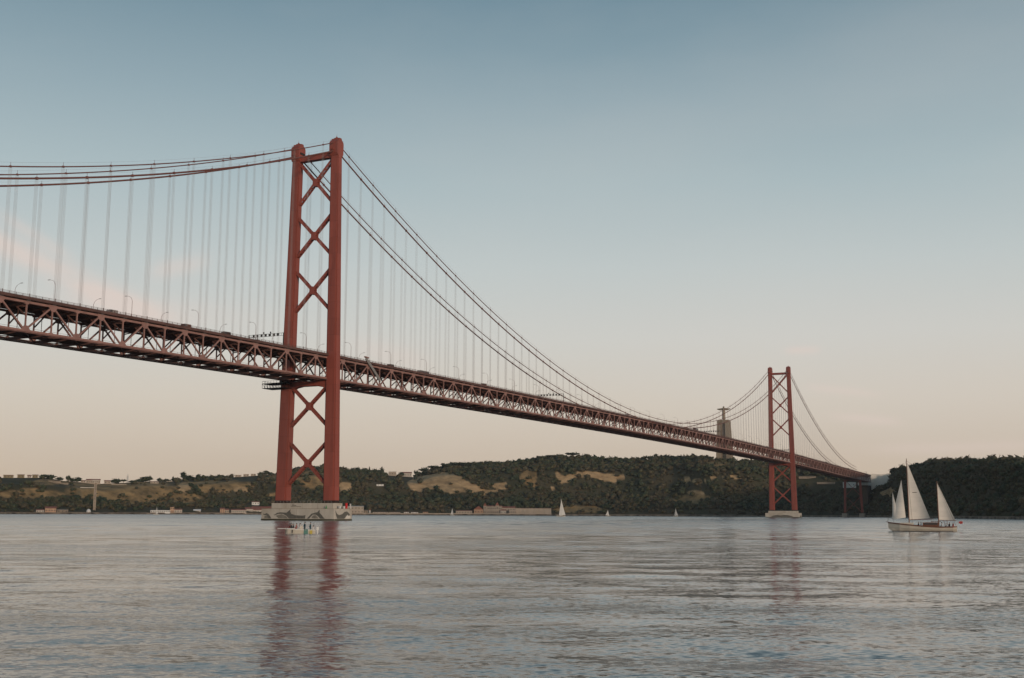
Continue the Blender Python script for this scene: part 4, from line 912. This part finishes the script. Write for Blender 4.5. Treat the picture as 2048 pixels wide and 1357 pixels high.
# ------------------------------------------------------------------ people
def person_mesh(pose, cloth):
    if pose == 'stand': P = [((0, 0, .92), .15), ((0, 0, 1.15), .14), ((0, 0, 1.38), .17), ((0, 0, 1.5), .07), ((0, 0, 1.64), .10), ((0, 0, 1.74), .07), ((0, .2, 1.38), .065), ((.05, .27, 1.1), .05), ((.16, .24, .88), .038), ((0, -.2, 1.38), .065), ((.05, -.27, 1.1), .05), ((.2, -.22, .95), .038), ((0, .1, .86), .11), ((.02, .11, .48), .075), ((0, .12, .06), .05), ((.14, .12, .03), .04), ((0, -.1, .86), .11), ((.02, -.11, .48), .075), ((0, -.12, .06), .05), ((.14, -.12, .03), .04)]
    else: P = [((0, 0, .5), .16), ((-.02, 0, .75), .15), ((0, 0, .98), .17), ((.02, 0, 1.1), .07), ((.04, 0, 1.24), .10), ((.04, 0, 1.34), .07), ((.02, .2, .98), .065), ((.1, .26, .74), .05), ((.3, .18, .62), .038), ((.02, -.2, .98), .065), ((.1, -.26, .74), .05), ((.3, -.18, .62), .038), ((.05, .1, .48), .11), ((.44, .12, .5), .08), ((.46, .12, .08), .05), ((.58, .12, .04), .04), ((.05, -.1, .48), .11), ((.44, -.12, .5), .08), ((.46, -.12, .08), .05), ((.58, -.12, .04), .04)]
    E_ = [(0, 1), (1, 2), (2, 3), (3, 4), (4, 5), (2, 6), (6, 7), (7, 8), (2, 9), (9, 10), (10, 11), (0, 12), (12, 13), (13, 14), (14, 15), (0, 16), (16, 17), (17, 18), (18, 19)]
    me = skin_mesh('body', P, E_, M[cloth], 1); me.materials.append(M['skin']); zh = P[3][0][2]+.02
    for p in me.polygons:
        c = p.center
        if c.z > zh: p.material_index = 1
    return me
PM = {(a, b): person_mesh(a, b) for a, b in [('stand', 'cl_blue'), ('sit', 'cl_red'), ('sit', 'cl_dark'), ('sit', 'cl_white'), ('stand', 'cl_dark'), ('stand', 'cl_white')]}
def person(pose, cloth, p, rz, label, group=None):
    o = inst('person', PM[(pose, cloth)], None, p); o.rotation_euler = (0, 0, rz)
    hz = 1.68 if pose == 'stand' else 1.28
    hr = MB(); hr.loft([[(r_*math.cos(a)-.03, r_*math.sin(a), z) for a in np.linspace(0, 6.283, 9)[:-1]] for r_, z in ((.115, hz-.03), (.12, hz+.04), (.09, hz+.11), (.02, hz+.13))]); hr.build('hair', M['dark'], o, (.0 if pose == 'stand' else .04, 0, 0))
    return tag(o, label, 'person', group)

# ------------------------------------------------------------------ three-sailed yacht
def frame_at(px, py, heading):
    p = onwater(px, py); d = p-CAM; return p, math.atan2(d.y, d.x)+heading
yp, base_az = frame_at(1848, 1063.5, 0)
dist_y = math.hypot(yp.x-CAM.x, yp.y-CAM.y); CT = 1/math.sqrt(1+((1848-1024)/FPX)**2); u = dist_y/FPX*CT*CT; uz = dist_y/FPX*CT          # metres per photo pixel there
# local axes: +x points to the picture's left (bow), +z up
yrz = base_az+math.pi/2
Yt = thing('sailing_yacht', 'large cream two-masted yacht under four pale sails near the right edge', 'yacht', (yp.x, yp.y, -.05), yrz)
def X_(px): return (1848-px)*u
def Z_(py): return (1064.5-py)*uz
def hull_ring(x, w, zt, zb, k): return [(x, -w, zt), (x, -w*.92, zt*.55), (x, -w*.55, zb*.5), (x, 0, zb), (x, w*.55, zb*.5), (x, w*.92, zt*.55), (x, w, zt)]
stations = [(1913, 1.35, Z_(1055), -.2), (1905, 1.7, Z_(1055.5), -.5), (1880, 2.0, Z_(1056), -.8), (1850, 2.1, Z_(1054.5), -.9), (1820, 1.9, Z_(1052), -.9), (1800, 1.35, Z_(1050), -.7), (1786, .6, Z_(1048.5), -.1), (1777, .08, Z_(1047.5), Z_(1047.5)-.5)]
MB().loft([hull_ring(X_(p), w, zt, zb, 0) for p, w, zt, zb in stations]).build('hull', M['hull'], Yt, smooth=False)
rl = MB()
for (p0, w0, z0, _), (p1, w1, z1, _) in zip(stations[:-1], stations[1:]):
    for s in (-1, 1): rl.beam((X_(p0), s*w0, z0+.08), (X_(p1), s*w1, z1+.08), .14, .26)
rl.build('toe_rail', M['wood'], Yt)
wl = MB()
for (p0, w0, z0, _), (p1, w1, z1, _) in zip(stations[1:-2], stations[2:-1]):
    for s in (-1, 1): wl.beam((X_(p0), s*w0*.80, .12), (X_(p1), s*w1*.80, .12), .5, .16)
wl.build('waterline_stripe', M['dark'], Yt)
MB().box((X_(1815), 0, Z_(1049)), (3.0, 1.8, .5)).build('fore_cabin', M['hull'], Yt)
MB().box((X_(1862), 0, Z_(1050)), (3.6, 2.2, .9)).box((X_(1872), 0, Z_(1044.5)), (2.2, 2.0, .12)).build('deckhouse', M['wood'], Yt)
MB().box((X_(1862), 0, Z_(1049)), (3.0, 2.3, .35)).build('cabin_window', M['window'], Yt)
st = MB()
for p in (1866, 1879, 1890, 1896): st.beam((X_(p), .9, Z_(1054)), (X_(p-2), .9, Z_(1042)), .07, .07); st.beam((X_(p), -.9, Z_(1054)), (X_(p-2), -.9, Z_(1042)), .07, .07)
st.build('cockpit_frame', M['wood'], Yt)
for pm, pt_, nm in ((1819.5, 920, 'main_mast'), (1878, 965, 'mizzen_mast')):
    MB().tube([(X_(pm), 0, Z_(1052)), (X_(pm), 0, Z_(pt_))], [.13, .07], 8).build(nm, M['wood'], Yt)
MB().tube([(X_(1819), 0, Z_(1041.5)), (X_(1868), 0, Z_(1039.5))], .09, 6).build('boom', M['wood'], Yt)
MB().tube([(X_(1878), 0, Z_(1041.5)), (X_(1912), 0, Z_(1042.5))], .07, 6).build('boom', M['wood'], Yt)
MB().tube([(X_(1788), 0, Z_(1048)), (X_(1773), 0, Z_(1045.5))], .07, 6).build('bowsprit', M['wood'], Yt)
def sail(pts, belly, name, n=8):
    """triangle tack, clew, head in (px,py); built as a curved thin sheet with real thickness"""
    T_, C_, Hd = [Vector((X_(a), 0, Z_(b))) for a, b in pts]; b = MB(); V = []; idx = {}
    for side in (0, 1):
        for i in range(n+1):
            for j in range(n+1-i):
                a, c = i/n, j/n; p = T_*(1-a-c)+C_*a+Hd*c; q = a*(1-a-c)*4+.8*a*c*2.2
                p = p+Vector((0, -belly*q-.02*side, 0)); idx[(side, i, j)] = len(V); V.append(p)
    F = []
    for side in (0, 1):
        for i in range(n):
            for j in range(n-i):
                F.append((idx[(side, i, j)], idx[(side, i+1, j)], idx[(side, i, j+1)]))
                if j < n-i-1: F.append((idx[(side, i+1, j)], idx[(side, i+1, j+1)], idx[(side, i, j+1)]))
    b.add(V, F); return b.build(name, M['sail'], Yt, smooth=True)
sail([(1820.5, 1041), (1861, 1038), (1819.7, 925)], .9, 'main_sail', 10)
sail([(1878.5, 1041), (1911, 1042.5), (1878.3, 968)], .6, 'mizzen_sail')
sail([(1784, 1041), (1813, 1037), (1807.5, 962)], -.7, 'jib_sail')
sail([(1786, 1036), (1799, 1034), (1788.5, 986)], -.4, 'flying_jib')
sm_ = MB()
for (a, b_), (c, d_) in (((1823, 988), (1842, 987)), ((1821, 952), (1829, 952))): sm_.beam((X_(a), -.35, Z_(b_)), (X_(c), -.55, Z_(d_)), .03, .12)
sm_.build('reef_band', M['dark'], Yt)
rg = MB()
for (a, b_), (c, d_) in (((1776, 1046), (1788, 986)), ((1776, 1046), (1819, 924)), ((1819, 924), (1878, 968)), ((1878, 968), (1912, 1054)), ((1788, 1046), (1807, 962)), ((1819.5, 924), (1826, 1053))): rg.tube([(X_(a), 0.0, Z_(b_)), (X_(c), 0.0, Z_(d_))], .022, 4)
rg.build('rigging', M['dark'], Yt)
MB().tube([(X_(1911), 0, Z_(1054)), (X_(1917), 0, Z_(1046))], .04, 5).build('flag_staff', M['white'], Yt)
MB().prism([(X_(1917), Z_(1047)), (X_(1920), Z_(1049)), (X_(1924.5), Z_(1048)), (X_(1925), Z_(1044)), (X_(1921), Z_(1043.5)), (X_(1917), Z_(1044.5))], .06, 'y', 0).build('red_ensign', M['ensign'], Yt)
Yt_mat = Matrix.Translation(Yt.location) @ Matrix.Rotation(yrz, 4, 'Z')
for i, (p, pose, cl_, zz, yy, lab) in enumerate([(1838, 'sit', 'cl_dark', Z_(1055), -.9, 'person in dark clothes seated by the yacht main mast'), (1843, 'sit', 'cl_white', Z_(1055), .5, 'person in white seated foremost amidships on the yacht'), (1853, 'stand', 'cl_dark', Z_(1056), -1.2, 'person in dark clothes standing beside the yacht deckhouse'), (1884, 'sit', 'cl_white', Z_(1055.5), -.7, 'person in white seated in the yacht cockpit'), (1892, 'stand', 'cl_dark', Z_(1057), .4, 'person in dark clothes standing at the yacht helm'), (1899, 'sit', 'cl_dark', Z_(1056), -.9, 'person in dark clothes seated near the yacht stern'), (1906, 'sit', 'cl_red', Z_(1056), .5, 'person in red seated at the yacht stern under the ensign')]):
    q = Yt_mat @ Vector((X_(p), yy, zz-(.25 if pose == 'sit' else .7))); person(pose, cl_, q, yrz+random.uniform(-1, 1), lab, 'people aboard the yacht')

# ------------------------------------------------------------------ small passenger boat
bp_, baz = frame_at(603, 1067.5, 0); du = math.hypot(bp_.x-CAM.x, bp_.y-CAM.y)/FPX*.975; brz = baz+math.pi/2
Bt = thing('motor_boat', 'small cream open motorboat carrying people in front of the near pier', 'boat', (bp_.x, bp_.y, -.02), brz)
bx = lambda px: (603-px)*du; bz = lambda py: (1068-py)*du
MB().loft([[(bx(p), -w, zt), (bx(p), -w*.8, zb), (bx(p), w*.8, zb), (bx(p), w, zt)] for p, w, zt, zb in ((630, 1.0, .62, -.2), (612, 1.15, .62, -.25), (590, 1.15, .75, -.25), (576, .9, .85, -.15), (571, .5, .9, .15))]).build('hull', M['hull'], Bt)
MB().box(((bx(556)+bx(590))/2, 0, .93), (bx(556)-bx(590), 1.5, .1)).build('bow_platform', M['white'], Bt)
b = MB()
for (p0, w0, z0), (p1, w1, z1) in zip(((630, 1.0, .62), (612, 1.15, .62), (590, 1.15, .75), (574, .85, .86)), ((612, 1.15, .62), (590, 1.15, .75), (574, .85, .86), (571, .5, .9))):
    for s in (-1, 1): b.beam((bx(p0), s*w0, z0+.05), (bx(p1), s*w1, z1+.05), .1, .14)
b.build('gunwale', M['white'], Bt)
for p in (572.5, 585): MB().tube([(bx(p), -1.2, .72), (bx(p), -1.2, .15)], .08, 6).build('fender', M['dark'], Bt); 
for p in (572.5, 585): MB().tube([(bx(p), 1.2, .72), (bx(p), 1.2, .15)], .08, 6).build('fender', M['dark'], Bt)
for s in (-1, 1):
    MB().box((bx(611.5), s*1.17, .36), (.75, .06, .85)).build('side_panel', M['teal'], Bt); MB().box((bx(621.5), s*1.12, .32), (.5, .06, .62)).build('side_panel', M['mustard'], Bt)
MB().box((bx(601), 0, .95), (.8, .8, .95)).build('console', M['hull'], Bt); MB().box((bx(601)+.2, 0, 1.6), (.06, .8, .5)).build('windscreen', M['window'], Bt)
e = MB().box((bx(634.5), 0, .95), (.42, .45, .55)).box((bx(634.5), 0, .35), (.2, .2, 1.0)); eo = e.build('outboard_motor', M['white'], Bt)
bw = MB(); 
for s in (-1, 1): bw.tube([(bx(592), s*.95, .8), (bx(592), s*.95, 2.0)], .03, 5); bw.tube([(bx(627), s*.85, .7), (bx(627), s*.85, 2.0)], .03, 5)
bw.build('rail_post', M['grey'], Bt)
Bm = Matrix.Translation(Bt.location) @ Matrix.Rotation(brz, 4, 'Z')
for px, pose, cl_, z, y, lab in [(580, 'sit', 'cl_red', .62, -.4, 'person in red seated at the front of the motorboat'), (583.5, 'sit', 'cl_dark', .66, .4, 'person in dark clothes seated at the front of the motorboat'), (587, 'sit', 'cl_dark', .62, -.45, 'person in dark clothes seated second row of the motorboat'), (593, 'sit', 'cl_red', .7, -.3, 'person in red seated just ahead of the boat console'), (600, 'sit', 'cl_white', .72, .55, 'person in white seated beside the boat console'), (609, 'stand', 'cl_blue', .58, -.2, 'person in blue standing behind the boat console, left one of two'), (620, 'stand', 'cl_blue', .5, .15, 'person in blue standing near the boat stern, right one of two'), (626, 'sit', 'cl_white', .3, -.4, 'person in white seated next to the outboard motor')]:
    q = Bm @ Vector((bx(px), y, z-(.2 if pose == 'sit' else .25))); o = person(pose, cl_, q, brz+random.uniform(-.6, .6), lab, 'people aboard the motorboat')

# ------------------------------------------------------------------ small sailboats
def sailboat(px, dist, hpx, wpx, label, lean=0):
    p = place(px, dist, 0); rz = math.atan2(p.y-CAM.y, p.x-CAM.x)+math.pi/2; k = dist/FPX
    t = thing('sailboat', label, 'sailboat', (p.x, p.y, 0), rz, 'small sailboats near the far shore'); h = hpx*k; w = wpx*k
    L = max(w*1.9, 7)
    MB().loft([[(x*L/2, -ww, zt), (x*L/2, -ww*.5, -.2), (x*L/2, ww*.5, -.2), (x*L/2, ww, zt)] for x, ww, zt in ((-1, 1.0, 1.0), (-.3, 1.5, 1.0), (.4, 1.2, 1.1), (1, .1, 1.3))]).build('hull', M['hull'], t)
    MB().tube([(0, 0, .8), (0, 0, h)], [.14, .08], 6).build('mast', M['grey'], t)
    s = -1 if not lean else 1
    MB().prism([(.05*s, 1.9), (s*w, 1.8), (s*w*.55, h*.45), (.06*s, h*.98)], .06, 'y', -.03).build('main_sail', M['white'], t)
    MB().prism([(-.15*s, 1.5), (-s*w*.45, 1.6), (-.12*s, h*.8)], .06, 'y', -.03).build('jib', M['white'], t)
    MB().box((-.5, 0, 1.2), (L*.3, 1.4, .5)).build('cabin', M['white'], t)
sailboat(1122, 1500, 36, 9, 'tallest small sailboat with bright white sail right of the panelled warehouse')
sailboat(905, 1850, 15, 4, 'small sailboat with white sail left of the shore villa', 1)
sailboat(1216, 1750, 13, 5, 'low white sailboat midway between tallest sailboat and distant tower', 1)
sailboat(1351, 1700, 17, 5, 'small white sailboat left of the distant tower pier')
sailboat(313, 1600, 16, 2.5, 'narrow white sailboat in front of the long white quayside building')

# ------------------------------------------------------------------ light evening haze over the river
hz = MB().box((900, 250, 150), (7600, 7200, 310)).mesh('haze', M['white']); hz.materials.clear()
hm = bpy.data.materials.new('evening_haze'); hm.use_nodes = True; ht_ = hm.node_tree; ht_.nodes.clear()
pv = nd(ht_, 'ShaderNodeVolumePrincipled'); pv.inputs['Density'].default_value = 2.8e-5; pv.inputs['Color'].default_value = (.93, .94, .97, 1); pv.inputs['Anisotropy'].default_value = .2
ho = nd(ht_, 'ShaderNodeOutputMaterial'); ht_.links.new(pv.outputs[0], ho.inputs['Volume']); hz.materials.append(hm)
tag(inst('haze', hz), 'faint evening haze over the river', None, kind='stuff')
